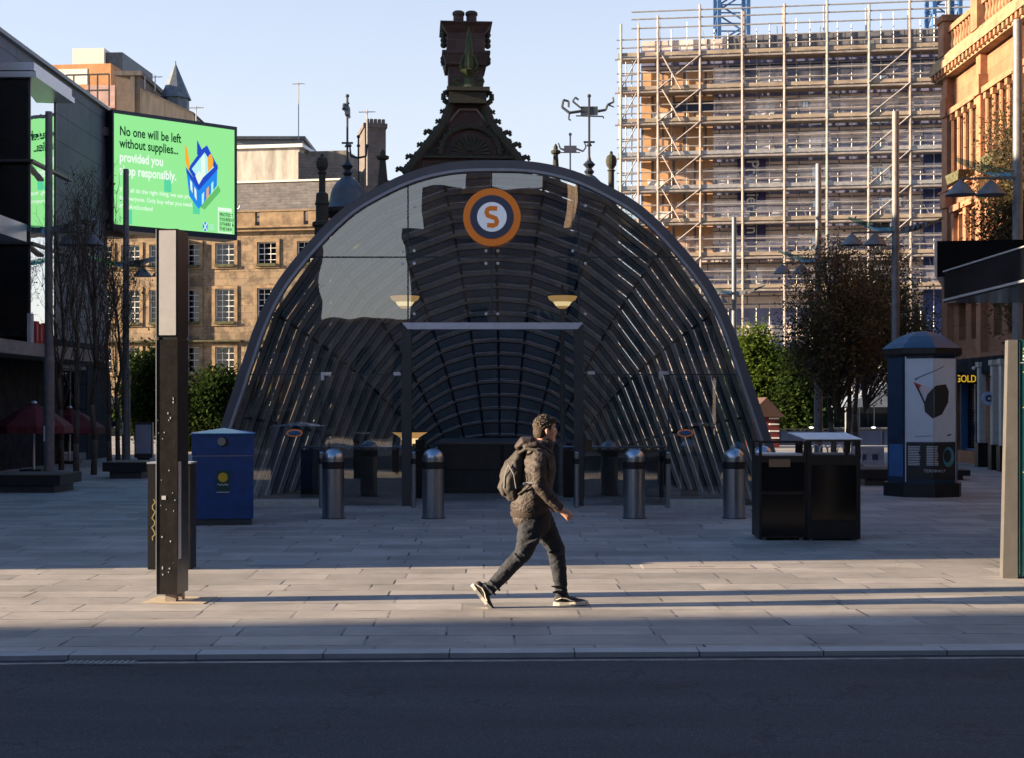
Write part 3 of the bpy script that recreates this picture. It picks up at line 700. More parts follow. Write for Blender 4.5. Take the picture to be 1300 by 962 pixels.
# ================================================================== BILLBOARD PILLAR
Z = 13.1
t = thing('black_pillar', 'tall scuffed black pillar with a pale lit upper panel standing in the sunny strip', 'pillar', (PX(212,Z),Z,0), R(-5))
w = 27*Z/F/2; s0 = .035
mb = MB(); mb.box(-w,0,.075,w,.32,PH(432,Z)); mb.build('lower_casing', M['blackgloss'], t)
mb = MB(); mb.box(-w+.005,.005,PH(432,Z)+.002,w-.005,.31,PH(428,Z)); mb.build('joint', M['black'], t)
mb = MB(); mb.box(-w,0,PH(428,Z)+.002,w,.32,PH(291,Z)); up = mb.build('upper_casing', M['blackgloss'], t)
mb = MB(); mb.box(-w+.025,-.008,PH(426,Z),w-.012,-.002,PH(293,Z)); mb.build('pale_panel', M['palepanel'], up)
mb = MB(); mb.box(-w-.006,-.006,.075,-w-.001,.0,PH(291,Z)); mb.box(w+.001,.02,.4,w+.004,.10,1.3); mb.build('edge_strip', M['alu'], t)  # pale left strip paints the sunlit edge of the pillar
mb = MB(); mb.box(-.03,.04,0,.07,.12,.075); mb.build('foot', M['rust'], t)
mb = MB(); mb.box(.02,.16,0,.09,.24,.075); mb.build('foot', M['rust'], t)
mb = MB(); mb.box(-.22,-.06,.001,.36,.4,.006); mb.build('base_plate', pbr('sandy_concrete', (.42,.34,.24), .9, scale=12, var=.2), t)
mb = MB()
rr = random.Random(3)
for i in range(26):
    x = rr.uniform(-w,w-.02); z = rr.uniform(.2,1.9); a = rr.uniform(.003,.012); mb.box(x,-.0035,z,x+a,-.0005,z+a*rr.uniform(.5,2))
mb.box(-.05,-.0035,.95,-.01,-.0006,.985); mb.build('sticker_scraps', M['ink'], t)

# ================================================================== DOUBLE LITTER BIN
Z = 19.2
t = thing('litter_bin_pair', 'pair of joined black litter bins, left open topped, right under a sloping lid', 'litter bin', (PX(964,Z),Z,0))
s = Z/F
def bx(px): return (px-964)*s
def bz(py): return PH(py, Z)
x0,x1,x2 = 0, bx(1024), bx(1092)
mb = MB(); mb.box(x0,0,.03,x1,.6,bz(578)); mb.build('left_body', M['black'], t)
mb = MB(); mb.box(x1+.004,-.02,.02,x2,.62,bz(577)); mb.build('right_body', M['black'], t)
mb = MB(); mb.box(x1+.06,-.035,.28,x2-.06,-.021,bz(590)); mb.build('right_door', M['awn'], t)
mb = MB(); mb.box(x0+.03,-.012,.07,x1-.03,-.001,.62); mb.box(x0+.03,-.012,.66,x1-.03,-.001,1.05); mb.build('left_door', M['awn'], t)
mb = MB()
for x in (x0,x1-.035):
    for y in (0,.565): mb.box(x,y,bz(578)+.001,x+.035,y+.035,bz(562))
mb.box(x0,0,bz(562)+.001,x1,.02,bz(560)); mb.box(x0,.58,bz(562)+.001,x1,.6,bz(560)); mb.build('left_top_frame', M['black'], t)
mb = MB()
for x in (x1+.004,x2-.06):
    for y in (-.02,.56): mb.box(x,y,bz(577)+.001,x+.06,y+.06,bz(560))
mb.box(x2-.2,.02,bz(577)+.001,x2-.16,.06,bz(560)); mb.box(x1+.004,-.02,bz(560)+.001,x2,.02,bz(557)); mb.build('right_top_frame', M['black'], t)
mb = MB(); za = bz(556.5); mb.add([(x1-.03,-.04,za),(x2+.02,-.04,za),(x2-.04,.66,za+.075),(x1-.13,.66,za+.075),(x1-.03,-.04,za-.012),(x2+.02,-.04,za-.012),(x2-.04,.66,za+.06),(x1-.13,.66,za+.06)],
    [(0,1,2,3),(7,6,5,4),(0,4,5,1),(1,5,6,2),(2,6,7,3),(3,7,4,0)]); recalc(mb.build('sloping_lid', M['alu'], t))
mb = MB(); mb.frus(x0+.04,.03,bz(578)+.001,x1-.05,.57,bz(578)+.03,.0,.0); mb.build('left_tray', M['alu'], t)
mb = MB(); mb.box(x1+.07,.05,bz(577)+.001,x2-.07,.56,bz(577)+.02); mb.build('right_tray', M['grey'], t)
mb = MB(); mb.box(bx(976),-.018,bz(592),bx(1003),-.0125,bz(582)); mb.build('notice', M['brownpaper'], t)
for x in (x0+.05,x1-.09,x1+.05,x2-.1):
    mb = MB(); mb.box(x,.05,0,x+.05,.1,.03); mb.build('foot', M['steel'], t)

# ================================================================== ADVERT COLUMN
Z = 28.9; s = Z/F
t = thing('advert_column', 'eight sided blue advertising column with a domed roof and two posters', 'advertising column', (PX(1171,Z),Z,0), R(1.5))
RR = 47*s*1.0
mb = MB(); mb.lathe([(RR*1.06,0),(RR*1.06,.27)],8,ph=R(-90)); mb.build('base', M['black'], t)
mb = MB(); mb.lathe([(RR*.95,.27),(RR*.95,2.80)],8,ph=R(-90)); mb.build('drum', M['adblue'], t)
mb = MB(); mb.lathe([(RR*1.02,2.80),(RR*1.08,2.84),(RR*1.08,2.95)],8,ph=R(-90)); mb.build('brim', M['black'], t)
mb = MB(); mb.lathe([(RR*1.10,2.95),(RR*.92,3.06),(RR*.62,3.20),(RR*.3,3.29),(RR*.08,3.31)],8,ph=R(-90)); mb.build('dome', M['adroof'], t)
def face_obj(i0):   # returns frame of octagon face: start, end vertices
    a = R(-90+45*i0); b = R(-90+45*(i0+1)); r_ = RR*.95
    return Vector((r_*math.cos(a), r_*math.sin(a),0)), Vector((r_*math.cos(b), r_*math.sin(b),0))
def face_panel(name, i0, u0, u1, z0, z1, mat, off, parent):
    A,B = face_obj(i0); n = Vector(((A+B).x,(A+B).y,0)).normalized(); m_ = MB()
    p = A.lerp(B,u0); q = A.lerp(B,u1); o0 = n*(off-.006); o1 = n*off
    vs = [p+o1,q+o1,q+o1,p+o1,p+o0,q+o0,q+o0,p+o0]; zz = [z0,z0,z1,z1]*2
    m_.add([(v.x,v.y,z) for v,z in zip(vs,zz)], [(0,1,2,3),(7,6,5,4),(0,4,5,1),(1,5,6,2),(2,6,7,3),(3,7,4,0)])
    return recalc(m_.build(name, mat, parent))
for i,(a,b) in ((-1,(0.04,1.0)),(0,(0.0,.97))):
    pp = face_panel('upper_poster', i, a, b, 1.10, 2.74, M['poster'], .014, t)
for i,(a,b) in ((-1,(.04,1.0)),(0,(0.,.97))):
    face_panel('lower_poster', i, a, b, .36, 1.07, M['posterblack'], .014, t)
face_panel('frame_strip', -1, .0, .035, .3, 2.78, M['alu'], .02, t); face_panel('frame_strip', 0, .972, 1.0, .3, 2.78, M['alu'], .02, t)
for i in (-2,1):
    face_panel('side_panel', i, .1, .9, 1.15, 2.7, M['adblue'], .012, t); face_panel('side_notice', i, .1, .9, .4, 1.05, M['bluesh'], .012, t)
# artwork drawn as flat shapes wrapping the two faces
def wrapx(u):        # u in -1..1 across both front faces
    if u < 0: A,B = face_obj(-1); return A.lerp(B, u+1), Vector(((A+B).x,(A+B).y,0)).normalized()
    A,B = face_obj(0); return A.lerp(B, u), Vector(((A+B).x,(A+B).y,0)).normalized()
def art(name, pts, mat, off):
    # split polygon at u=0
    def clip(pts, sign):
        out = []
        for i in range(len(pts)):
            a = pts[i]; b = pts[(i+1)%len(pts)]
            ia = a[0]*sign >= 0; ib = b[0]*sign >= 0
            if ia: out.append(a)
            if ia != ib: tt = a[0]/(a[0]-b[0]); out.append((1e-4*sign, a[1]+(b[1]-a[1])*tt))
        return out
    m_ = MB()
    for sg in (-1,1):
        c = clip(pts, sg)
        if len(c) >= 3:
            vs = []
            for (u,z) in c: p,n = wrapx(u); vs.append((p.x+n.x*off, p.y+n.y*off, z))
            m_.poly(vs)
    return m_.build(name, mat, t)
def pu(px): return (px-1174)/36.0
def pz(py): return PH(py, Z-.6)
art('printed_octagon', [(pu(a),pz(b)) for a,b in ((1162,512),(1166,500),(1176,489),(1193,487),(1198,496),(1197,510),(1187,525),(1172.5,530.5),(1163,522))], M['posterblack'], .017)
art('printed_line', [(pu(a),pz(b)) for a,b in ((1151,488),(1162,512),(1164,511),(1153,487))], M['posterblack'], .0185)
art('printed_cone', [(pu(a),pz(b)) for a,b in ((1153,486),(1172,492),(1164,508),(1155,494))], M['posterpink'], .0165)
art('printed_triangle', [(pu(a),pz(b)) for a,b in ((1148,484),(1159,488),(1154,495))], M['posterred'], .018)
art('printed_caption', [(pu(a),pz(b)) for a,b in ((1150,481),(1190,465),(1190,466),(1150,482.5))], M['navy'], .0175)
art('printed_caption', [(pu(a),pz(b)) for a,b in ((1150,553),(1172,552),(1172,553),(1150,554))], M['grey'], .0175)
art('printed_caption', [(pu(a),pz(b)) for a,b in ((1195,551),(1202,550),(1202,552),(1195,553))], M['navy'], .0175)
for r_ in range(12):
    z = 1.0-.033*r_
    art('printed_lines', [(-.90,z),(-.45-.1*random.random(),z),(-.45-.1*random.random(),z+.018),(-.90,z+.018)], M['ink'], .0175)
    art('printed_lines', [(-.25,z),(.12+.1*random.random(),z),(.12+.1*random.random(),z+.018),(-.25,z+.018)], M['ink'], .0175)
art('printed_swirl', [(.65+.26*math.cos(a*.3),.80+.2*math.sin(a*.3)) for a in range(21)], M['postercyan'], .0172)
art('printed_swirl_core', [(.60+.17*math.cos(a*.3),.82+.13*math.sin(a*.3)) for a in range(21)], M['posterblack'], .0182)
A,B = face_obj(-1)
text('poster_title', 'TERM', .085, M['ink'], t, (A.x+.30,A.y-.19-.01,.50), (R(90),0,R(-22.5)), .002, sx=1.1)
text('poster_title', 'INALLY', .075, M['ink'], t, (.02,face_obj(0)[0].y-.013,.50), (R(90),0,R(22.5)), .002, sx=1.1)

# ================================================================== TOTEM (right edge)
Z = 14.95; s = Z/F
t = thing('map_totem', 'tall dark green map totem with a pale edge post cut by the right border', 'sign', (PX(1273,Z),Z,0), R(-11))
HT = PH(432,Z)
mb = MB(); mb.add([(0,0,0),(.15,0,0),(.15,.22,0),(0,.22,0),(.055,0,HT),(.15,0,HT),(.15,.22,HT),(.055,.22,HT)],[(0,3,2,1),(4,5,6,7),(0,1,5,4),(1,2,6,5),(2,3,7,6),(3,0,4,7)]); mb.build('edge_post', M['totempost'], t)
mb = MB(); mb.box(.153,.015,.03,1.05,.20,HT); fp = mb.build('panel', M['totem'], t)
mb = MB(); mb.box(.165,.008,HT-.245,1.04,.013,HT-.238); mb.box(.168,.008,.05,.174,.013,HT-.02); mb.build('panel_rule', M['ink'], fp)
text('heading', 'St Enoch', .085, M['yellow'], fp, (.20,.010,HT-.14), ext=.002)
text('heading', 'STATION', .085, M['white'], fp, (.20,.010,HT-.215), ext=.002, bold=.001)
for i,(z) in enumerate((HT-.36,HT-.72,HT-1.4)):
    text('line', '• Subway', .06, M['yellow'], fp, (.20,.010,z), ext=.002)
mb = MB(); mb.box(.22,.008,.98,1.0,.013,HT-1.05); mb.build('map', M['postercyan'], fp)
mb = MB(); mb.box(1.054,0,0,1.2,.22,HT); mb.build('edge_post', M['totempost'], t)

# ================================================================== BLACK CANOPIES at right
t = thing('shelter_roof', 'big dark glossy shelter roof jutting in from the right border', 'shelter', (0,0,0))
mb = MB(); z0,z1 = 3.25,3.68; mb.prismz([(6.08,20.0),(6.08,14.5),(11.5,14.5),(11.5,20.0)], z0, z1); mb.build('roof', M['awn'], t)
mb = MB(); mb.box(6.06,14.48,z1+.002,6.10,20.0,z1+.02); mb.box(6.055,14.5,z0+.02,6.078,20.,z0+.05); mb.build('edge_trim', M['alu'], t)
mb = MB(); mb.tube((9.,19.,0),(9.,19.,z0),.09,12); mb.build('post', M['darksteel'], t)
mb = MB(); mb.tube((9.,15.5,0),(9.,15.5,z0),.09,12); mb.build('post', M['darksteel'], t)
t = thing('kiosk_fascia', 'higher black fascia box behind the glossy shelter roof at the right border', 'canopy', (0,0,0))
z0,z1 = PH(352,22.),PH(306.5,22.)
mb = MB(); mb.prismz([(PX(1188,22.),22.),(11.5,21.2),(11.5,24.5),(7.45,24.5)], z0, z1); mb.build('fascia', M['awn'], t)
mb = MB(); mb.box(PX(1188,22.)-.02,21.97,z0,PX(1188,22.)+.012,22.0,z1); mb.build('edge_trim', M['alu'], t)
mb = MB(); mb.tube((10.,23.,0),(10.,23.,z0),.1,12); mb.build('post', M['darksteel'], t)

# ================================================================== STREET LAMPS
def lamp(px, Z, side, lab, top=9.45):
    t = thing('street_lamp', lab, 'street lamp', (PX(px,Z),Z,0), 0, 'tall grey lamp masts round the square')
    mb = MB(); mb.tube((0,0,0),(0,0,3.0),.135,14); mb.tube((0,0,3.0),(0,0,3.08),.135,14,.105); mb.tube((0,0,3.08),(0,0,top),.105,14,.09); smooth_by_angle(mb.build('mast', M['lampgrey'], t))
    h = 6.35; sg = side
    mb = MB()
    # glass wing: shallow curved reflector
    nx = 10; W = 1.15
    for sgn in (-1,1):
        vs = []
        for i in range(nx+1):
            u = i/nx; x = sgn*(.1+u*W); hw = .34*math.sin(math.pi*min(1,(1-u)*.75+.12)); zz = h+.26*u*u+.05
            vs += [(x,-hw,zz+.05),(x,0,zz-.13*(1-u)),(x,hw,zz+.05)]
        fs = []
        for i in range(nx): a=3*i; fs += [(a,a+3,a+4,a+1),(a+1,a+4,a+5,a+2)]
        mb.add(vs, fs)
    mb.build('reflector_wing', glassmat('wing_glass', (.35,.55,.52), .08, 1.5, dust=.3), t)
    for x in (.55*sg, 1.15*sg) if sg else (-.6,.6):
        mb = MB(); mb.lathe([(.30,-.02),(.28,.02),(.12,.2),(.05,.26)],18,(x,-.05,h-.36)); o_ = smooth_by_angle(mb.build('lamp_head', M['lampgrey'], t))
        mb = MB(); mb.tube((0,-.05,h-.02),(x,-.05,h-.06),.025,6); mb.tube((x,-.05,h-.06),(x,-.05,h-.14),.03,6); mb.build('arm', M['lampgrey'], o_)
    mb = MB(); mb.box(-.1,-.12,.9,.02,-.108,1.3) if side > 0 else mb.box(-.05,-.115,1.5,.05,-.105,1.7); mb.build('notice', M['ink'], t)
lamp(62, 37.0, 1, 'leftmost tall grey lamp mast, in front of the glass bay')
lamp(160, 46.0, 1, 'slim grey lamp mast crossing the green screen')
lamp(932, 57.8, -1, 'farthest lamp mast rising just right of the canopy')
lamp(1039, 45.0, -1, 'lamp mast rising from the middle of the brown leafed tree')
lamp(1137, 37.0, -1, 'lamp mast directly behind the advertising column')
lamp(1292, 28.2, -1, 'nearest lamp mast, pale topped, by the red sandstone facade at the right')
# ================================================================== STREET FURNITURE left
def planter(px0, px1, ytop, ybot, lab, feet=True):
    Z = ZG(ybot); x0 = PX(px0,Z); x1 = PX(px1,Z); h = PH(ytop,Z); w = x1-x0
    t = thing('planter_bench', lab, 'bench', ((x0+x1)/2,Z,0), 0, 'black box benches round the masts')
    mb = MB(); mb.box(-w/2,-.0,h*.45,w/2,1.5,h); mb.build('seat', M['black'], t)
    mb = MB(); mb.box(-w/2+.15,.1,0,w/2-.15,1.4,h*.45-.002); mb.build('base', M['darksteel'], t)
    mb = MB(); mb.box(-w/2,-.01,h+.002,w/2,1.5,h+.02); mb.build('top', pbr('bench_top', (.05,.045,.04), .6, scale=5), t)
planter(-18, 76, 603, 625, 'black box bench at the bottom of the leftmost lamp mast')
planter(130, 186, 587, 607, 'black box bench around the bottom of the mast left of the black pillar')
planter(1091, 1160, 596, 616, 'black box bench showing between the litter bins and the advertising column')
planter(1196, 1232, 597, 609, 'small dark box bench right of the advertising column')
def parasol(px, Z, ytop, wpx, lab):
    t = thing('parasol', lab, 'parasol', (PX(px,Z),Z,0), 0, 'dark red parasols outside the left shops')
    h = PH(ytop,Z); w = wpx*Z/F/2; d = .62
    mb = MB(); mb.tube((0,0,.08),(0,0,h),.035,10); mb.build('pole', M['alu'], t)
    mb = MB(); n=8; 
    ring = [(w*math.cos(2*math.pi*(i+.5)/n), w*math.sin(2*math.pi*(i+.5)/n), h-d) for i in range(n)]; mid = [(x*.5,y*.5,h-d*.38) for x,y,z in ring]; low = [(x,y,z-.2) for x,y,z in ring]
    mb.add([(0,0,h)]+mid+ring+low, [(0,1+i,1+(i+1)%n) for i in range(n)]+[(1+i,1+n+i,1+n+(i+1)%n,1+(i+1)%n) for i in range(n)]+[(1+n+i,1+2*n+i,1+2*n+(i+1)%n,1+n+(i+1)%n) for i in range(n)])
    mb.build('canvas', M['parasol'], t)
    mb = MB(); mb.lathe([(.1,0),(.06,.06)],10,(0,0,h)); mb.build('cap', M['alu'], t)
    mb = MB(); mb.box(-.3,-.3,0,.3,.3,.08); mb.build('foot', M['black'], t)
parasol(43, 39, 511, 96, 'large dark red parasol at the left border over a slim pale pole')
parasol(88, 45, 517, 88, 'farther dark red parasol half hidden behind the leftmost lamp mast')
Z=47.
t = thing('poster_stand', 'free standing lit poster panel beyond the trees left of the black pillar', 'poster', (PX(182,Z),Z,0))
mb = MB(); mb.box(-.30,0,.1,.30,.16,1.28+.0); mb.build('case', M['darksteel'], t)
mb = MB(); mb.box(-.26,-.012,.25,.26,-.001,1.2); mb.build('poster', pbr('poster_face', (.45,.30,.28), .5, scale=4, var=.6, col2=(.12,.3,.5)), t)
mb = MB(); mb.box(-.2,.02,0,.2,.14,.1); mb.build('foot', M['black'], t)
# parking sign plate right, market hut, hoarding, lights, cafe bits
Z=62.
t = thing('market_hut', 'little market hut with a brown pitched roof and red shelves behind the canopy', 'hut', (PX(985,Z),Z,0), R(0))
mb = MB(); mb.box(-1.0,0,0,.15,2,1.35); mb.build('walls', M['hutred'], t)
mb = MB(); mb.prism([(-1.3,1.35),(.35,1.35),(-.45,2.2)], -.3, 2.2); mb.build('roof', M['hutroof'], t)
mb = MB()
for z in (.4,.7,1.0,1.25): mb.box(-.3,-.1,z,.13,-.001,z+.06)
mb.build('shelves', M['white'], t)
Z=66.
t = thing('hoarding', 'long navy site hoarding under the scaffolded building', 'fence', (PX(955,Z),Z,0))
mb = MB(); W=PX(1215,Z)-PX(955,Z)
mb.box(0,0,0,W,.1,PH(545,Z)-.6+.55); mb.build('panels', M['hoard'], t)
mb = MB()
for i in range(1,int(W/1.2)): mb.box(i*1.2-.02,-.012,.02,i*1.2+.02,-.001,.72)
mb.box(0,-.02,.722,W,.12,.78); mb.build('battens', M['darksteel'], t)
for px,py,l in ((1030,542,'bright white lamp glowing over the hoarding behind the sloping bin lid'),(1109,542,'bright white lamp glowing over the hoarding left of the advertising column'),(1088,515,'small warm lamp glowing under the white marquee behind the tree')):
    Z=64.; mb = MB(); mb.ball((0,0,0),1,12,6,(.11,.08,.04)); o=mb.build('flood_lamp', M['lampwhite'], None, P(px,py,Z)); tag(o,l,'lamp')
Z=58.
t = thing('marquee', 'pale curved marquee roof glimpsed between the brown tree and the advertising column', 'marquee', (PX(1112,Z),Z,0))
mb = MB(); h=PH(488,Z); mb.prism([(-1.3,h-.9),(1.4,h-.9),(1.2,h-.25),(.7,h),(.1,h-.15),(-.7,h-.55)], 0, 3); mb.build('roof', pbr('marquee_white', (.20,.24,.30), .5, scale=3), t)
mb = MB(); 
for x in (-1.2,1.2): mb.tube((x,.1,0),(x,.1,h-.9),.04,8)
mb.build('poles', M['grey'], t)
Z=44.
t = thing('cafe_box', 'small pale planter box with dark squares between the bins and the advertising column', 'planter', (PX(1104,Z),Z,0))
mb = MB(); mb.box(-.45,0,0,.45,.4,.55); mb.build('box', pbr('pale_box', (.35,.40,.48), .6, scale=5), t)
mb = MB(); mb.box(-.28,-.012,.15,-.1,-.001,.33); mb.box(.08,-.012,.15,.26,-.001,.33); mb.build('squares', M['navy'], t)
def bike_rack(px, Z, lab):
    t = thing('cycle_stand', lab, 'cycle stand', (PX(px,Z),Z,0), 0, 'looped steel stands behind the bins')
    mb = MB()
    for i in range(3):
        x = -.25+.25*i; pts = [(x+.13*math.cos(a*.35),.05*i,.38+.30*math.sin(a*.35)) for a in range(0,19)]; mb.path(pts,.016,6)
    mb.build('loops', M['alu'], t)
    mb = MB(); mb.box(-.4,-.05,0,.4,.2,.1); mb.build('foot', M['grey'], t)
for px,l in ((1036,'looped cycle stand seen through the left of the gap under the sloping bin lid'),(1056,'looped cycle stand seen through the middle of the gap under the sloping bin lid'),(1079,'looped cycle stand seen through the right of the gap under the sloping bin lid')): bike_rack(px,42.,l)
Z=46.
t = thing('grey_barrier', 'low pale grey barrier running behind the litter bins', 'barrier', (PX(1015,Z),Z,0))
mb = MB(); mb.box(0,0,0,PX(1120,Z)-PX(1015,Z),.2,.28); mb.build('panel', M['alu'], t)

# ================================================================== LEFT BUILDING (shopping centre)
LX = -14.4; LH = 12.25; L0 = 14.9; L1 = 50.6
left = thing('shopping_centre', 'dark slate clad shopping building with a projecting glass bay along the left border', 'building', (LX, L0, 0), R(90))
Wl = L1-L0
holes = []
for i in range(12):
    u = .6+i*3.0
    if 24.2 < u+2.6 and u < 28.4: continue
    if u+2.6 < Wl: holes.append((u,.25,u+2.6,3.0))
for u in (2,6,10,14,18): holes.append((u,5.2,u+2.2,8.2))
mb = MB(); holes_wall(mb, Wl, LH, holes, .35); bodybox(mb, Wl, 27, LH); mb.build('wall', M['clad'], left)
for (a,b,c,d) in holes: window(left, a, b, c-a, d-b, 3 if b < 1 else 2, 1 if b<1 else 2, M['grey'], M['shopglass'] if b < 1 else M['pane'], .3, .05, .04)
mb = MB(); mb.box(.2,.6,0,Wl-.2,.7,3.6); mb.build('shop_interior', pbr('shop_back', (.10,.10,.10), .8, scale=.6, var=.5, stretch=(3,3,.3)), left)
mb = MB(); mb.box(0,-.12,LH-.0+.002,Wl,.4,LH+.12); mb.build('coping', M['grey'], left)
b0, b1 = 39.9-L0, 43.1-L0
bay = MB(); BXp = .86
bz0, bz1 = 3.9, 11.2
BT = .31
mb = MB(); mb.poly([(b0+.02,-BXp,bz0),(b1-.02,-BXp+BT,bz0),(b1-.02,-BXp+BT,bz1),(b0+.02,-BXp,bz1)]); g1 = mb.build('bay_glass', M['mirror'], left)
mb = MB(); mb.poly([(b0,-BXp+.03,bz0),(b0,-BXp+.03,bz1),(b0,0,bz1),(b0,0,bz0)]); mb.build('bay_side_glass', M['pane'], left)
mb = MB(); mb.box(b0-.08,-BXp-.15,bz1,b1+.15,.0,bz1+.22); mb.box(b0-.2,-BXp-.25,bz1-.22,b1+.1,-.0,bz1-.06); mb.build('bay_roof', M['alu'], left)
mb = MB()
mb.box(b0-.03,-BXp-.03,bz0,b0+.03,-BXp+.03,bz1); mb.box(b1-.03,-BXp+BT-.03,bz0,b1+.03,-BXp+BT+.03,bz1)
for z in (6.3,8.6): mb.box(b0-.3,-BXp-.2,z,b1+.1,-BXp-.02,z+.07); mb.box(b0-.3,-BXp,z,b0-.05,0,z+.07)
mb.build('bay_fins', M['darksteel'], left)
mb = MB(); mb.box(b0,-.6,3.75,b1,0,bz0-.002); mb.box(b0+.03,-BXp+BT+.05,bz0,b1-.03,-.02,bz1-.01); mb.build('bay_core', M['darkshop'], left)
mb = MB(); mb.box(18,-1.35,3.16,b0+6.,-.002,3.52); mb.build('shop_fascia', pbr('fascia_beige', (.24,.22,.20), .7, scale=5), left)
mb = MB(); mb.box(19,-1.8,6.05,22.,-.002,6.5); mb.build('entrance_hood', M['alu'], left)
# scaled shop letters on the fascia: red and white shapes
mb = MB()
for i,(a,b,mi) in enumerate(((0,1.05,1),(.45,.8,0),(.8,.72,0),(1.15,.78,0),(1.5,.66,0))):
    mb.mi = mi; u = b0-1.2+a; mb.box(u,-1.3,3.53,u+.25,-1.2,3.53+b*.75)
    mb.mi = 1; mb.box(u+.06,-1.31,3.6,u+.1,-1.302,3.53+b*.6)
mb.build('shop_sign', [M['posterred'], M['ink']], left)
mb = MB()
gh = sorted(h for h in holes if h[1] < 1); last_ = 0
for h in gh+[(Wl,0,Wl,0)]:
    if h[0]-last_ > .05: mb.box(last_+.003,-.03,0,h[0]-.003,-.002,3.12)
    last_ = h[2]
mb.box(0,-.05,3.122,Wl,-.002,3.9); mb.build('shopfront_piers', M['darkshop'], left)
# unseen block added on the roof, out of frame, to shade the gabled house
mb = MB(); mb.box(27.6,9,LH+.003,Wl,26,24.5); mb.build('rooftop_block', M['clad'], left)

# giant screen on its corner
SA = Vector((PX(143,50.),50.,0)); SB = Vector((PX(301,53.2),53.2,0)); dv = SB-SA; SW = dv.length; ang = math.atan2(dv.y,dv.x)
st_ = PH(139,50.); sb_ = PH(292,50.)
scr = thing('digital_screen', 'giant green digital screen showing a shopping basket and a public notice', 'screen', (SA.x,SA.y,0), ang)
SD = .95
mb = MB(); mb.box(0,0,sb_,SW,SD,st_); mb.build('casing', pbr('casing_navy', (.018,.026,.04), .4, scale=4), scr)
def soff(): pass
sx0,sx1,sz0,sz1 = .05, SW-.13, sb_+.2, st_-.14
G = {'g': emis('screen_green', (.30,.80,.30), 1.0), 'k': emis('screen_dark_green', (.005,.05,.02), 1), 'w': emis('screen_white', (.78,.95,.80), 1.), 'b': emis('screen_blue', (.02,.07,.55), 1),
     'b2': emis('screen_mid_blue', (.02,.25,.80), 1), 't': emis('screen_teal', (.10,.65,.35), 1), 'o': emis('screen_orange', (.9,.42,.04), 1), 's': emis('screen_shade', (.13,.50,.15), 1),'c': emis('screen_cyan', (.45,.85,.85), 1)}
mb = MB(); mb.box(sx0,-.03,sz0,sx1,-.001,sz1); disp = mb.build('display', G['g'], scr)
SWw, SHh = sx1-sx0, sz1-sz0
def sp(u, v): return (sx0+u*SWw, sz0+(1-v)*SHh)     # u,v in 0..1 from top-left
def spoly(name, pts, mat, off):
    q = [sp(*p) for p in pts]
    m_ = MB(); m_.add([(x,-.03-off,z) for x,z in q], [tuple(range(len(q)))]); return m_.build(name, mat, disp)
th = SHh
text('headline', 'No one will be left', .118*th, G['k'], disp, (*[sp(.04,.19)[0]], -.036, sp(.04,.19)[1]), ext=.001, sx=.68, bold=.010)
text('headline', 'without supplies...', .118*th, G['k'], disp, (sp(.04,.30)[0], -.036, sp(.04,.30)[1]), ext=.001, sx=.68, bold=.010)
text('headline', 'provided you', .118*th, G['w'], disp, (sp(.04,.425)[0], -.036, sp(.04,.425)[1]), ext=.001, sx=.68, bold=.014)
text('headline', 'shop responsibly.', .118*th, G['w'], disp, (sp(.04,.545)[0], -.036, sp(.04,.545)[1]), ext=.001, sx=.68, bold=.014)
spoly('accent_block', [(.40,.50),(.46,.50),(.46,.66),(.40,.66)], G['t'], .002)
text('small_print', 'If we all do the right thing, we can provide', .056*th, G['w'], disp, (sp(.04,.70)[0], -.036, sp(.04,.70)[1]), ext=.001, sx=.82, bold=.003)
text('small_print', 'for everyone. Only buy what you need.', .056*th, G['w'], disp, (sp(.04,.775)[0], -.036, sp(.04,.775)[1]), ext=.001, sx=.82, bold=.003)
text('small_print', '#WeAreScotland', .056*th, G['w'], disp, (sp(.04,.85)[0], -.036, sp(.04,.85)[1]), ext=.001, sx=.82, bold=.003)
spoly('accent_block', [(.10,.86),(.14,.86),(.14,.99),(.10,.99)], G['t'], .002)
spoly('accent_block', [(.64,.72),(.70,.72),(.70,.84),(.64,.84)], G['t'], .002)
# basket: isometric box with bars and goods
spoly('basket_shadow', [(.70,.77),(.86,.55),(.88,.60),(.74,.79)], G['s'], .003)
spoly('basket_back', [(.60,.42),(.72,.22),(.76,.18),(.85,.36),(.84,.40),(.69,.58)], G['b'], .0045)
spoly('basket_inside', [(.63,.42),(.74,.25),(.82,.38),(.70,.52)], G['c'], .006)
spoly('basket_left', [(.585,.44),(.69,.60),(.69,.79),(.61,.68)], G['b2'], .008)
spoly('basket_right', [(.69,.60),(.85,.38),(.845,.55),(.69,.79)], G['b2'], .008)
spoly('basket_rim', [(.58,.41),(.69,.565),(.85,.345),(.855,.39),(.69,.615),(.585,.46)], G['b'], .011)
for (a,b) in ((.615,.52),(.65,.585)): spoly('basket_slot', [(a,b),(a+.018,b+.03),(a+.022,b+.13),(a+.004,b+.09)], G['w'], .013)
for (a,b) in ((.715,.62),(.755,.565),(.795,.51)): spoly('basket_slot', [(a,b+.03),(a+.02,b),(a+.018,b+.10),(a,b+.13)], G['c'] if a != .755 else G['o'], .013)
spoly('baguette', [(.57,.20),(.595,.24),(.615,.40),(.60,.44),(.575,.36)], G['o'], .010)
spoly('handle', [(.675,.14),(.72,.235),(.76,.225),(.70,.28),(.675,.28)], G['b'], .009)
spoly('bottle', [(.71,.33),(.72,.28),(.735,.28),(.745,.33),(.745,.46),(.71,.50)], G['w'], .0075)
spoly('bottle', [(.765,.30),(.785,.26),(.80,.26),(.815,.32),(.81,.38),(.77,.43)], G['o'], .0075)
spoly('paper_bag', [(.66,.48),(.69,.43),(.73,.48),(.69,.56)], G['w'], .0077)
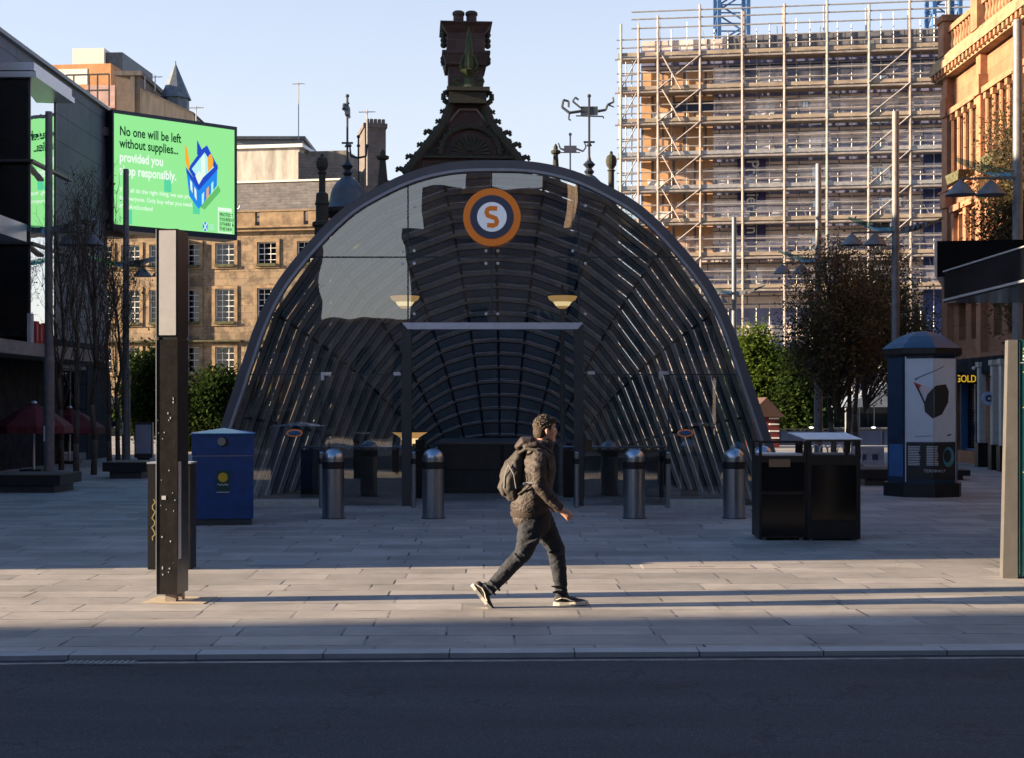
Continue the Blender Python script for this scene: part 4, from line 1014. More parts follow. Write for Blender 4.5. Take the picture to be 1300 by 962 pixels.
fx = spoly('flag', [(.725,.91),(.765,.91),(.765,.99),(.725,.99)][::1], G['b2'], .003)
spoly('flag_cross', [(.725,.91),(.731,.91),(.765,.985),(.765,.99),(.759,.99),(.725,.915)], G['w'], .006); spoly('flag_cross', [(.765,.91),(.765,.916),(.731,.99),(.725,.99),(.725,.984),(.759,.91)], G['w'], .0065)
for v in (.925,.945,.965): spoly('flag_caption', [(.775,v),(.82,v),(.82,v+.007),(.775,v+.007)], G['c'], .003)
spoly('notice_frame', [(.855,.755),(.975,.755),(.975,.995),(.855,.995)], G['w'], .002); spoly('notice_face', [(.862,.79),(.968,.79),(.968,.985),(.862,.985)], G['g'], .004)
for i,w_ in enumerate(('PROTECT','YOURSELF','OTHERS &','THE NHS')):
    text('notice_text', w_, .042*th, G['k'], disp, (sp(.87,.835+.045*i)[0], -.037, sp(.87,.835+.045*i)[1]), ext=.001, sx=.78, bold=.003)
mb = MB(); mb.box(-.5,SD*.4,sb_-.02,.6,SD*.7,sb_-.2); mb.box(-1.2,.3,sb_+.4,-.002,.6,sb_+.7); mb.box(-1.2,.3,st_-.9,-.002,.6,st_-.6); mb.build('wall_bracket', M['darksteel'], scr)

# ================================================================== STONE BUILDING (left back)
SZ = 90.; ss = SZ/F
def facade_building(name, label, cat, loc, rz, W, D, H, holes, wall, wdef, group=None, extra=None, depth=.2):
    t = thing(name, label, cat, loc, rz, group)
    mb = MB(); holes_wall(mb, W, H, holes, depth); bodybox(mb, W, D, H); mb.build('wall', wall, t)
    for h in holes:
        nx, nz, fm, pm = wdef(h); window(t, h[0], h[1], h[2]-h[0], h[3]-h[1], nx, nz, fm, pm, depth-.03)
    return t
Xs = PX(112, SZ); Ws = PX(432,SZ)-Xs
holes = []
cols = [(p-112)*ss for p in (132,170,208,250,296,351,403)]
rows = [(PH(342,SZ),PH(313,SZ)),(PH(413,SZ),PH(370,SZ)),(PH(475,SZ),PH(442,SZ)),(.9,2.9)]
for c in cols:
    for (a,b) in rows: holes.append((c-.62,a,c+.62,b))
SRZ = R(-11)
stone = facade_building('sandstone_terrace', 'sunlit blond sandstone terrace with white sash windows and a slate roof left of the canopy', 'building', (Xs,SZ,0), SRZ, Ws*1.02, 12, PH(296,SZ), holes, M['stone'],
    lambda h: (3, 4 if h[3]-h[1] < 1.9 else 6, M['white'], M['pane']))
HS = PH(296,SZ)
mb = MB(); mb.box(-.2,-.45,HS,Ws+.3,-.0,HS+.12); mb.box(-.2,-.3,HS-.2,Ws+.3,-.002,HS-.002); mb.build('cornice', M['stonetrim'], stone)
mb = MB(); mb.box(0,-.15,HS+.122,(300-112)*ss,.15,HS+.3)
for (a,b) in ((112,295),(305,337),(343,400),(406,432)): mb.box((a-112)*ss,-.2,HS+.122,(b-112)*ss,.2,PH(276,SZ))
mb.box(0,-.25,PH(276,SZ)+.002,Ws,.25,PH(276,SZ)+.1); mb.build('parapet', M['stonetrim'], stone)
rt = PH(238,SZ)+.75
mb = MB(); W_=Ws; mb.add([(0,.3,HS+.05),(W_,.3,HS+.05),(W_,5.,rt),(0,5.,rt),(0,11.5,HS),(W_,11.5,HS)],[(0,1,2,3),(3,2,5,4),(0,3,4),(1,5,2)]); mb.build('roof', M['slate'], stone)
mb = MB(); mb.box(0,4.85,rt,W_,5.15,rt+.12); mb.build('ridge', M['palewall'], stone)
for h in holes:
    u0,z0,u1,z1 = h
    mb = MB(); q=.22; mb.box(u0-q,-.09,z0-.16,u1+q,-.001,z0-.001); mb.box(u0-q,-.07,z0,u0-.001,-.001,z1); mb.box(u1+.001,-.07,z0,u1+q,-.001,z1); mb.box(u0-q,-.07,z1+.001,u1+q,-.001,z1+.18); mb.build('surround', M['stonetrim'], stone)
    if 6 > z0 > 4.:
        mb = MB(); mb.box(u0-.55,-.38,z1+.42,u1+.55,-.001,z1+.52); mb.box(u0-.5,-.36,z1+.522,u1+.5,-.001,z1+.58); mb.build('hood', M['moss'], stone)
    if 4 > z0 > 2.:
        mb = MB(); mb.box(u0-.55,-.38,z1+.3,u1+.55,-.001,z1+.40); mb.build('hood', M['moss'], stone)
    if z0 > 4: 
        mb = MB(); mb.box(u0,-.2,z0-.05,u1,-.092,z0+.12); mb.build('window_box', M['moss'], stone)
g_ = thing('gull', 'tiny white gull perched on the parapet of the sandstone terrace', 'bird', (PX(301,89.2),89.2,PH(272.5,89.2)))
mb = MB(); mb.chain([(-.22,0,.10,.03,.04),(-.05,0,.2,.10,.09),(.10,0,.30,.09,.08),(.15,0,.42,.05,.05),(.18,0,.50,.055,.05)],10); mb.tube((.22,0,.49),(.31,0,.47),.02,6,.005); mb.tube((0,.03,.12),(0,.03,0),.012,5); mb.tube((.02,-.03,.12),(.02,-.03,0),.012,5); mb.build('body', M['white'], g_, smooth=True)
mb = MB(); mb.chain([(-.26,-.08,.14,.02,.01),(-.05,-.09,.24,.06,.02),(.06,-.08,.28,.04,.02)],8); mb.build('wing', M['grey'], g_)
mb = MB(); mb.box((236-112)*ss,-.5,0,(249-112)*ss,-.02,PH(308,SZ)); o = mb.build('grey_pier', pbr('grey_ashlar', (.30,.30,.32), .7, scale=3), stone)

# skyline blocks on the left
def block(name, lab, px0, px1, ytop, Z, D, mat, extra=None, H0=0., rz=0.):
    x0 = PX(px0,Z); w = PX(px1,Z)-x0
    t = thing(name, lab, 'building', (x0,Z,0), rz)
    mb = MB(); mb.box(0,0,H0,w,D,PH(ytop,Z)); mb.build('wall', mat, t)
    return t, w, PH(ytop,Z), Z/F
t,w,h,s = block('concrete_block', 'pale stained concrete rooftop block behind the slate roof of the terrace', 296, 383, 190, 106., 10, M['concrete'], rz=R(-9))
mb = MB(); mb.box(-.3,-.2,h,w+.3,10.2,h+.25); mb.build('coping', M['white'], t)
mb = MB(); mb.box(-.5,-.03,h-4.2,2.6,-.001,h-3.2); mb.build('vent_panel', M['grey'], t)
mb = MB(); mb.box(w+.02,1.2,0,w+3.3,7,h-.1); mb.build('rear_wing', M['concdark'], t)  # right part of the block, its shade put in as darker concrete
t,w,h,s = block('dark_plant_room', 'low dark flat roofed plant room behind the pale concrete block', 290, 384, 178, 135., 8, M['grey'])
mb = MB(); mb.box(-.2,-.3,h,w+.3,8,h+.3); mb.build('roof_edge', M['lead'], t)
t,w,h,s = block('chimney_stack', 'tall brown stone chimney stack with a long roof beside the left pinnacle', 463, 490, 162, 100., 4, M['tenement'], rz=R(12))
mb = MB(); mb.box(-.1,-.1,h,w+.1,4.1,h+.3)
for i in range(5): mb.lathe([(.14,0),(.12,.4)],10,(.25+i*.28,.5,h+.3))
mb.build('chimney_pots', M['tenement'], t)
mb = MB(); mb.prism([(-4.6,h-6),(w+.8,h-6),(w+.3,h-3.6),(-4.6,h-1.8)], .5, 6); mb.build('roof', M['slate'], t)
t,w,h,s = block('orange_block', 'orange rendered rooftop block with railings above the slate clad building', 20, 145, 84, 118., 12, M['orangewall'], rz=R(-6))
mb = MB(); mb.box(2.5,-.03,h-1.7,w-2.,-.001,h-.4); mb.build('pale_band', M['palewall'], t)
mb = MB()
zr = PH(100,116.)
for px in (94,104,124,135,150): x=PX(px,116.)-PX(20,118.); mb.box(x-.05,-2.6,PH(140,116.),x+.05,-2.5,zr)
x0_,x1_=PX(94,116.)-PX(20,118.),PX(150,116.)-PX(20,118.)
for z in (zr,(zr+PH(140,116.))/2): mb.box(x0_,-2.62,z-.06,x1_,-2.52,z+.06)
mb.box(x0_,-2.5,PH(142,116.)-.5,x1_,0,PH(142,116.)); mb.build('railing', M['iron'], t)
mb = MB(); mb.box(PX(104,116.)-PX(20,118.),-.06,PH(134,116.),PX(142,116.)-PX(20,118.),-.032,zr-.3); mb.build('pink_panels', pbr('pink_render', (.45,.30,.27), .8, scale=2), t)
t,w,h,s = block('lift_tower', 'cream boxy lift tower with a small dark window on top of the orange block', 92, 133, 62, 124., 9, M['palewall'], rz=R(-4))
mb = MB(); mb.box(w*.62,-.05,h-2.1,w*.7,-.001,h-1.5); mb.build('window', M['black'], t)
mb = MB(); mb.box(w+.004,.4,0,w+1.5,8.6,h-.3); mb.build('grey_side', M['lead'], t)  # tower side away from the sun, shade painted as grey
t,w,h,s = block('brick_block', 'brown brick block with a pilaster between the orange block and the grey wall', 148, 178, 97, 112., 8, M['brownwall'])
mb = MB(); mb.box(-.1,-.3,h,w+.2,8,h+.35); mb.box(w*.62,-.25,0,w*.8,-.002,h); mb.build('coping', M['concdark'], t)
t,w,h,s = block('grey_wall_block', 'long weathered grey concrete wall stepping down above the screen', 178, 246, 112, 110., 8, M['concdark'])
mb = MB(); mb.prism([(0,h),(w,h-1.9),(w,h-2.1),(0,h-.2)], -.1, 8.1); mb.build('coping', M['tenement'], t)
for c in t.children:
    if c.name.startswith('wall'):
        for v in c.data.vertices:
            if v.co.z > 5 and v.co.x > 1: v.co.z -= 2.0
Z=116.; s_=Z/F
t = thing('slate_spire', 'pointed slate turret spire rising above the grey concrete wall', 'spire', (PX(223,Z),Z,0))
mb = MB(); mb.lathe([(17*s_,0),(17*s_,PH(125,Z)),(20*s_,PH(125,Z)-.1),(.05,PH(82,Z))],8,ph=R(22)); mb.build('cone', pbr('spire_slate', (.10,.12,.14), .6, scale=3, var=.3), t)
mb = MB(); mb.tube((0,0,PH(83,Z)),(0,0,PH(78,Z)),.04,6); mb.build('finial', M['iron'], t)
def aerial(px, y0, y1, Z, lab, arms=True):
    t = thing('aerial', lab, 'aerial', (PX(px,Z),Z,PH(y1,Z)))
    h = PH(y0,Z)-PH(y1,Z); mb = MB(); mb.tube((0,0,0),(0,0,h),.05,6); mb.build('mast', M['galv'], t)
    if arms:
        mb = MB(); mb.tube((-.55,0,h-.15),(.55,0,h-.12),.03,5)
        for x in (-.5,-.3,-.1,.1,.3,.5): mb.tube((x,-.15,h-.14),(x,.15,h-.14),.02,4)
        mb.build('arms', M['galv'], t)
aerial(379,105,178,130.,'thin tall television aerial above the concrete block')
aerial(466,140,236,95.,'leaning pale mast with an aerial in front of the chimney stack')
aerial(197,96,116,112.,'short aerial left of the slate spire')
aerial(184,97,113,112.,'shortest aerial at the step of the grey wall', False)
aerial(249,135,160,105.,'aerial with a side arm at the end of the grey wall')

# ================================================================== GABLED STATION BUILDING
GZ = 45.; gs = GZ/F
gb = thing('gabled_station_house', 'dark red sandstone house with an ornate gable and tall chimney behind the canopy', 'building', (PX(592,GZ),GZ,0), R(4))
def gx(px): return (px-592)*gs
def gz(py): return PH(py,GZ)
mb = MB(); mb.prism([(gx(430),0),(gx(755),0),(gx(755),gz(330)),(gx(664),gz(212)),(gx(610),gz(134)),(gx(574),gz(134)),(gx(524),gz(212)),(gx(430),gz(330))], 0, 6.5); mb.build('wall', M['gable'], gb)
mb = MB(); x0,x1=gx(571),gx(616)
mb.box(x0,1.2,gz(140),x1,2.6,gz(72)); mb.frus(x0-.1,1.1,gz(58)-.35,x1+.1,2.7,gz(58),-.08,-.08); mb.box(x0-.22,1.0,gz(58),x1+.22,2.8,gz(54)); mb.box(x0-.05,1.15,gz(54),x1+.05,2.65,gz(30))
mb.frus(x0-.05,1.15,gz(30),x1+.05,2.65,gz(19),-.2,-.2); mb.box(x0-.28,.92,gz(19),x1+.28,2.88,gz(17)); ch_ = mb.build('chimney', M['gable'], gb)
for x in (gx(584),gx(601)):
    mb = MB(); mb.lathe([(.17,0),(.17,.30),(.20,.34),(.20,.42),(.15,.46)],14,(x,1.5,gz(17))); mb.build('chimney_pot', M['gable'], ch_)
mb = MB()
for sg in (-1,1):
    for k,z in enumerate((gz(22),gz(28),gz(36),gz(42),gz(60),gz(64))):
        xx = (x0-.16 if sg<0 else x1+.16); mb.ball((xx,1.6,z),.11,8,6)
mb.build('chimney_carving', M['gablecarve'], ch_)
# crockets: scrolls up both rakes
rc = random.Random(5)
mb = MB()
L_ = [(gx(516),gz(222)),(gx(541),gz(190)),(gx(564),gz(160)),(gx(574),gz(134))]; Rr = [(gx(671),gz(222)),(gx(647),gz(190)),(gx(623),gz(160)),(gx(613),gz(134))]
for side,line in ((-1,L_),(1,Rr)):
    mb = MB(); pts = []
    for i in range(3):
        for k in range(6): t_=k/6; pts.append((line[i][0]+(line[i+1][0]-line[i][0])*t_, line[i][1]+(line[i+1][1]-line[i][1])*t_))
    pts.append(line[3])
    mb.path([(x+side*.02,-.02,z+.02) for x,z in pts], .16, 7)
    for i,(x,z) in enumerate(pts[:-1]):
        k_ = rc.uniform(.55,.85)
        if i%3 == 0:      # tall hooked scroll
            mb.path([(x,-.05,z),(x+side*.14*k_,-.05,z+.16*k_),(x+side*.32*k_,-.05,z+.24*k_),(x+side*.42*k_,-.05,z+.16*k_),(x+side*.36*k_,-.05,z+.06)],.10,6,.05)
            mb.path([(x,-.05,z+.05),(x+side*.05*k_,-.05,z+.34*k_),(x-side*.05,-.05,z+.42*k_)],.07,5,.02)
        else:             # leaf tufts
            for q_ in range(3):
                an = R(rc.uniform(20,110)); l_=.20*k_; ex=(x+side*math.cos(an)*l_,-.05,z+math.sin(an)*l_)
                mb.tube((x,-.05,z),ex,.075,5,.045); mb.ball(ex,.055*k_,6,5)
    sx_,sg = (gx(571),-1) if side<0 else (gx(616),1)
    mb.path([(sx_,-.05,gz(134)),(sx_+sg*.2,-.05,gz(128)),(sx_+sg*.2,-.05,gz(120)),(sx_,-.05,gz(116))],.09,6,.07)
    mb.build('crockets', M['gablecarve'], gb)
mb = MB()
mb.box(gx(570),-.35,gz(134),gx(617),.5,gz(119)); mb.box(gx(567),-.45,gz(119),gx(621),.6,gz(114)); mb.box(gx(535),-.12,gz(202),gx(658),-.002,gz(198)); mb.build('mouldings', M['gablecarve'], gb)
mb = MB()
for (a,b,c,d) in ((538,195,583,140),(605,140,650,195),(583,140,605,140)): mb.tube((gx(a),-.04,gz(b)),(gx(c),-.04,gz(d)),.035,6)
mb.build('stringcourse', pbr('pale_moulding', (.20,.15,.14), .8, scale=5), gb)
mb = MB(); cx0 = gx(597)
mb.path([(cx0+.95*math.cos(R(i*15)),-.06,gz(196)+.86*math.sin(R(i*15))) for i in range(13)],.09,6)
for i in range(25): a=R(i*7.5); mb.ball((cx0+(.95+.07*(i%2))*math.cos(a),-.10,gz(196)+(.86+.06*(i%2))*math.sin(a)),.06,6,5)
for i in range(13): a=R(i*15); mb.tube((cx0+.12*math.cos(a),-.03,gz(196)+.1*math.sin(a)),(cx0+.62*math.cos(a),-.06,gz(196)+.55*math.sin(a)),.03,5,.075)
for i in range(30):
    x = gx(545)+(gx(650)-gx(545))*i/29
    if abs(x-cx0)>1.0: mb.path([(x,-.03,gz(197)),(x+.1,-.05,gz(193)),(x+rc.uniform(-.1,.1),-.05,gz(190)+rc.uniform(-.1,.1))],.05,5,.02)
mb.build('carved_panel', M['gablecarve'], gb)
mb = MB(); fx_ = gx(595)
mb.lathe([(.3,0),(.16,.12),(.12,.35),(.34,.55),(.10,.62)],10,(fx_,-.1,gz(114)))
for sg in (-1,1):
    mb.path([(fx_,-.1,gz(112)),(fx_+sg*.3,-.1,gz(110)),(fx_+sg*.45,-.1,gz(106)),(fx_+sg*.42,-.1,gz(101)),(fx_+sg*.25,-.1,gz(103))],.07,6,.05)
    mb.path([(fx_,-.1,gz(98)),(fx_+sg*.16,-.1,gz(92)),(fx_+sg*.27,-.1,gz(84)),(fx_+sg*.16,-.1,gz(74)),(fx_+sg*.04,-.1,gz(68))],.06,6,.05)
mb.lathe([(.10,0),(.17,.3),(.14,.7),(.10,1.1),(.02,1.55)],8,(fx_,-.1,gz(98))); mb.build('finial', M['mossgreen'], gb)
def dome(px, ytop, ybase, ypole, wpx, lab, vane):
    Z = 43.; s_=Z/F; wv = wpx*s_/2
    t = thing('turret', lab, 'turret', (PX(px,Z),Z,0), 0, 'lead domed corner turrets')
    zb = PH(ybase,Z); zt = PH(ytop,Z); hh = zt-zb
    mb = MB(); mb.lathe([(wv*.92,0),(wv*.92,zb-.25),(wv*1.6,zb-.1),(wv*1.6,zb+.02)],16); mb.build('drum', M['gablecarve'], t)
    mb = MB(); mb.lathe([(wv*1.6,zb+.02),(wv*1.3,zb+hh*.10),(wv*1.05,zb+hh*.25),(wv*.98,zb+hh*.45),(wv*.88,zb+hh*.62),(wv*.66,zb+hh*.8),(wv*.36,zb+hh*.94),(wv*.16,zt)],24); smooth_by_angle(mb.build('dome', M['lead'], t))
    mb = MB(); mb.lathe([(.10,0),(.16,.08),(.08,.18),(.19,.30),(.07,.42),(.035,.55)],10,(0,0,zt)); zp = PH(ypole,Z); mb.tube((0,0,zt+.5),(0,0,zp),.035,6); 
    mb.ball((0,0,zp+.04),.06,8,6); zc = zt+(zp-zt)*.42; mb.tube((-.17,0,zc),(.17,0,zc),.03,6); mb.lathe([(.09,0),(.05,.08)],8,(0,0,zc-.12)); mb.build('finial_pole', M['iron'], t)
    mb = MB(); sc_=1.0
    z = zp-.42
    if vane:
        mb.prism([(-.26,z-.12),(.26,z-.12),(.26,z+.14),(-.26,z+.14)],-.02,.02)
        mb.path([(-.26,0,z+.1),(-.5,0,z+.3),(-.42,0,z+.42),(-.32,0,z+.34)],.03,6); mb.path([(-.26,0,z),(-.6,0,z-.05),(-.82,0,z+.12),(-.78,0,z+.34),(-.62,0,z+.3),(-.62,0,z+.12)],.045,6,.03)
        mb.path([(.26,0,z),(.5,0,z+.04),(.56,0,z+.2),(.74,0,z+.28),(.72,0,z+.42)],.045,6,.025); mb.path([(-.4,0,z-.14),(.42,0,z-.16),(.44,0,z-.22)],.022,5); mb.path([(-.6,0,z-.05),(-.62,0,z-.24),(-.55,0,z-.28)],.03,5,.02)
        mb.path([(.56,0,z+.2),(.76,0,z+.12)],.03,5,.015)
    else:
        mb.path([(-.08,-.3,z),(-.1,0,z+.2),(.02,.2,z+.1),(-.08,.35,z+.3)],.05,6); mb.prism([(-.05,z-.15),(.06,z-.15),(.06,z+.1),(-.05,z+.1)],-.25,.25); mb.path([(.07,0,z-.2),(-.09,0,z+.05),(.05,0,z+.26)],.045,6,.03)
    mb.build('weather_vane', M['lead'], t)
dome(441, 224, 268, 124, 44, 'lead domed turret with a slender vane seen edge on left of the gable', False)
dome(748, 222, 268, 124, 44, 'lead domed turret with a broad scrolled vane right of the gable', True)
def pinnacle(px, ytop, Z, wpx, lab, kind=0):
    s_=Z/F; w=wpx*s_/2; z=PH(ytop,Z)
    t = thing('pinnacle', lab, 'pinnacle', (PX(px,Z),Z,0), 0, 'carved stone pinnacles round the gabled house')
    mb = MB()
    if kind==0: mb.lathe([(w*1.15,0),(w*1.15,z-2.2),(w*1.5,z-2.15),(w*1.5,z-2.05),(w*.95,z-2.0),(w*.95,z-1.55),(w*1.1,z-1.5),(w*.95,z-1.4),(w*.9,z-1.2),(w*.5,z-1.15),(w*.5,z-.62),(w*.75,z-.58),(w*.4,z-.54),(w*.85,z-.42),(w*.95,z-.3),(w*.75,z-.16),(w*.25,z-.1),(w*.28,z-.04),(w*.05,z)],12)
    else: mb.lathe([(w*1.2,0),(w*1.2,z-1.2),(w*.75,z-1.1),(w*.42,z-.34),(w*.85,z-.3),(w*.9,z-.22),(w*.4,z-.18),(w*.4,z-.1),(w*.1,z)],12)
    mb.build('shaft', M['gablecarve'], t)
pinnacle(409, 195, 42., 17, 'bulbous stone pinnacle at the left of the lead domed turret')
pinnacle(776, 192, 42., 15, 'bulbous stone pinnacle right of the scrolled vane')
pinnacle(705.5, 183, 44., 14, 'tapered stone pinnacle right of the gable', 1)
pinnacle(486, 190, 44., 18, 'tapered stone pinnacle left of the gable', 1)
Z=50.
def vane(px, ytop, ybase, Z, lab, sc=1.0, triple=False):
    t = thing('weather_vane', lab, 'weather vane', (PX(px,Z),Z,PH(ybase,Z)))
    h = PH(ytop,Z)-PH(ybase,Z); mb = MB(); mb.tube((0,0,0),(0,0,h),.03,6); mb.ball((0,0,h),.06,8,6); mb.build('pole', M['galv'] if not triple else M['iron'], t)
    mb = MB(); z=h-.5
    if not triple:
        mb.prism([(-.22,z-.12),(.22,z-.12),(.22,z+.1),(-.22,z+.1)],-.02,.02); mb.path([(.2,0,z),(.45,0,z-.1),(.55,0,z+.05),(.5,0,z+.25)],.035,6,.02); mb.path([(-.2,0,z-.05),(-.35,0,z),(-.42,0,z+.2)],.04,6,.02); mb.path([(-.35,0,z-.14),(.35,0,z-.14)],.02,5)
    else:
        for sg in (-1,0,1): mb.path([(0,0,z-.2),(sg*.25,0,z-.15),(sg*.28,0,z+.15)],.035,6,.03); mb.ball((sg*.28,0,z+.2),.06,6,5)
    mb.build('vane', M['rust'] if not triple else M['iron'], t)
vane(724, 171, 222, 50., 'small pale scrolled weather vane just right of the gable')
vane(455, 174, 235, 47., 'three armed iron finial between the left turret and the mast', triple=True)

# ================================================================== SCAFFOLDED BUILDING
BZ = 88.; bs = BZ/F; RZ = R(-8)
def scaf_wall():
    m, nt, out = newmat('part_clad_wall'); N=nt.nodes; L=nt.links  # beige sunlit and lilac shaded bands painted in, repeating with the decks
    b=N.new('ShaderNodeBsdfPrincipled'); L.new(b.outputs[0],out.inputs[0]); b.inputs['Roughness'].default_value=.7
    tc=N.new('ShaderNodeTexCoord'); sp=N.new('ShaderNodeSeparateXYZ'); L.new(tc.outputs['Object'],sp.inputs[0])
    wz=N.new('ShaderNodeMath'); wz.operation='MODULO'; wz.inputs[1].default_value=2.0; 
    ad=N.new('ShaderNodeMath'); ad.operation='ADD'; ad.inputs[1].default_value=.25; L.new(sp.outputs[2],ad.inputs[0]); L.new(ad.outputs[0],wz.inputs[0])
    lt=N.new('ShaderNodeMath'); lt.operation='LESS_THAN'; lt.inputs[1].default_value=.95; L.new(wz.outputs[0],lt.inputs[0])
    br=N.new('ShaderNodeTexBrick'); cb=N.new('ShaderNodeCombineXYZ'); L.new(sp.outputs[0],cb.inputs[0]); L.new(sp.outputs[2],cb.inputs[1]); L.new(cb.outputs[0],br.inputs['Vector'])
    br.inputs['Scale'].default_value=1; br.inputs['Brick Width'].default_value=2.4; br.inputs['Row Height'].default_value=.5; br.inputs['Mortar Size'].default_value=.04; br.offset=.3
    br.inputs['Color1'].default_value=(.80,.66,.57,1); br.inputs['Color2'].default_value=(.72,.59,.52,1); br.inputs['Mortar'].default_value=(.13,.13,.19,1)
    mx=N.new('ShaderNodeMix'); mx.data_type='RGBA'; L.new(lt.outputs[0],mx.inputs[0]); mx.inputs[6].default_value=(.17,.18,.30,1); L.new(br.outputs[0],mx.inputs[7])
    nz=N.new('ShaderNodeTexNoise'); nz.inputs['Scale'].default_value=.6; nz.inputs['Detail'].default_value=6; L.new(tc.outputs['Object'],nz.inputs['Vector'])
    mr=N.new('ShaderNodeMapRange'); L.new(nz.outputs[0],mr.inputs[0]); mr.inputs[1].default_value=.3; mr.inputs[2].default_value=.7; mr.inputs[3].default_value=.6; mr.inputs[4].default_value=1.1
    m2=N.new('ShaderNodeMix'); m2.data_type='RGBA'; m2.blend_type='MULTIPLY'; m2.inputs[0].default_value=1; L.new(mx.outputs[2],m2.inputs[6]); L.new(mr.outputs[0],m2.inputs[7])
    L.new(m2.outputs[2],b.inputs['Base Color']); return m
WB = 22.5
Xb = PX(814,BZ)
def bu(px): # px -> local u on rotated facade (approx)
    a=(px-650)/F; # ray X=a*Z ; facade point (Xb+u cos, BZ + u sin(RZ))
    return (a*BZ-Xb)/(math.cos(RZ)-a*math.sin(RZ))
def bzz(px,py):
    u=bu(px); Z=BZ+u*math.sin(RZ); return PH(py,Z)
HB = bzz(930,49)
holes=[]
for px,py0,py1,w in ((1030,100,87,19),(1108,100,87,20),(1107,158,145,22),(1018,137,128,10),(1030,160,146,17),(1108,235,211,24),(1030,240,211,22),(1031,264,254,28),(1115,264,250,30),(1108,290,276,22),(989,137,128,9),(1108,190,178,20),(1030,190,176,14),(1108,325,305,22),(1110,374,350,26),(1030,330,300,22)):
    u=bu(px); z0=bzz(px,py0); z1=bzz(px,py1); holes.append((u-0,z0,u+w*bs,z1))
# snap windows so they do not overlap
sc_b = thing('scaffolded_hotel', 'unfinished multi storey block with dark and beige wall bands behind the scaffolding', 'building', (Xb,BZ,0), RZ)
mb = MB(); holes_wall(mb, WB, HB, holes, .25); bodybox(mb, WB, 14, HB); mb.build('wall', scaf_wall(), sc_b)
bwin = glassmat('sky_window', (.10,.16,.22), .30, 1.6)
for h in holes: window(sc_b, h[0], h[1], h[2]-h[0], h[3]-h[1], 2, 1, M['blue'], bwin, .2, .05)
mb = MB(); u1=bu(905)
mb.box(0,-.06,bzz(820,330),u1,-.002,bzz(850,92)); mb.build('plywood_sheathing', brickmat('plywood', (.62,.36,.19), (.50,.28,.15), (.16,.12,.12), 1.3, 1.9, .09, noise=.3), sc_b)
mb = MB(); mb.box(bu(918),-.08,bzz(930,100),WB,-.002,bzz(930,84)); mb.box(bu(855),-.1,bzz(870,142),bu(918),-.062,bzz(870,130)); mb.build('dark_band', M['hoard'], sc_b)
mb = MB(); mb.box(bu(918),-.1,HB-.95,WB,-.083,HB+.15); mb.build('parapet_panels', brickmat('parapet_panel', (.16,.16,.18), (.13,.13,.15), (.05,.05,.06), .7, 3, .04, noise=.3), sc_b)
mb = MB(); mb.box(bu(1172),-.1,0,WB,-.003,bzz(1172,165)); mb.build('blue_netting', pbr('blue_net', (.03,.06,.20), .7, scale=2, var=.4), sc_b)
mb = MB(); mb.box(bu(936),-.14,bzz(936,308),bu(972),-.085,bzz(936,200)); ban = mb.build('banner', pbr('banner_purple', (.035,.03,.13), .6, scale=1, var=.3), sc_b)
text('banner_letters', 'Premier Inn', 1.08, M['white'], ban, (bu(948),-.16,bzz(948,200)-.2), (R(90),R(90),0), ext=.01, sx=.88, bold=.008)
# scaffold
sf = thing('scaffolding', 'rusty tube scaffolding with plank decks wrapped round the front and left end of the block', 'scaffold', (Xb,BZ,0), RZ)
decks_y = [81,123,163,205,247,288,331,371]
decks = [bzz(820,y) for y in decks_y]
stands = [-1.2,-.1]+[bu(p) for p in (836,890,943,994,1046,1098.6,1151.6,1200)]
y0s, y1s = -1.75,-.55
rs = random.Random(11)
for i,u in enumerate(stands):
    for y in (y0s,y1s):
        mb = MB(); top = HB+rs.uniform(1.0,2.0)-(.8 if i<2 else 0); mb.tube((u+rs.uniform(-.04,.04),y,0),(u+rs.uniform(-.08,.08),y,top),.075 if y==y0s else .05,6); mb.build('standard', M['rust'], sf)
for i in range(2,len(stands)-1):
    for f_ in (.33,.66):
        u = stands[i]+(stands[i+1]-stands[i])*f_
        mb = MB(); mb.tube((u,y1s,0),(u+rs.uniform(-.05,.05),y1s,HB+rs.uniform(.2,1.2)),.03,5); mb.build('inner_standard', M['galv'], sf)
for k,z in enumerate(decks):
    mb = MB()
    for i in range(len(stands)-1): mb.tube((stands[i],y0s,z-.1),(stands[i],y1s+.3,z-.1),.04,5)
    for i in range(9): u=rs.uniform(.2,WB-.5); mb.tube((u,y1s-.02,z),(u+rs.uniform(-.6,.6),y1s-.05,z+rs.uniform(.8,1.9)),.025,4)
    mb.build('transoms', M['galv'], sf)
    mb = MB(); mb.box(-1.3,y0s+.1,z-.05,WB,y1s+.35,z+.04); mb.box(-1.3,y0s+.02,z+.045,WB,y0s+.06,z+.26); mb.build('deck', M['board'] if k not in (3,4) else M['galv'], sf)
    mb = MB(); mb.tube((-1.5,y0s,z-.12),(WB,y0s,z-.12),.06,6); mb.build('ledger', M['rust'], sf)
    for hz in (.55,1.05):
        mb = MB(); mb.tube((-1.4,y0s,z+hz),(WB,y0s,z+hz+rs.uniform(-.03,.03)),.04,6); mb.build('guard_rail', M['galv'] if rs.random()<.5 else M['rust'], sf)
netm = glassmat('debris_net', (1,1,1), 0, 1.0)  # pale veil added to brighten the lifts and soften the contrast
nn_ = netm.node_tree; tr_ = nn_.nodes.new('ShaderNodeBsdfTransparent'); df_ = nn_.nodes.new('ShaderNodeBsdfDiffuse'); df_.inputs[0].default_value = (.62,.62,.72,1); tl_ = nn_.nodes.new('ShaderNodeBsdfTranslucent'); tl_.inputs[0].default_value = (.62,.62,.72,1)
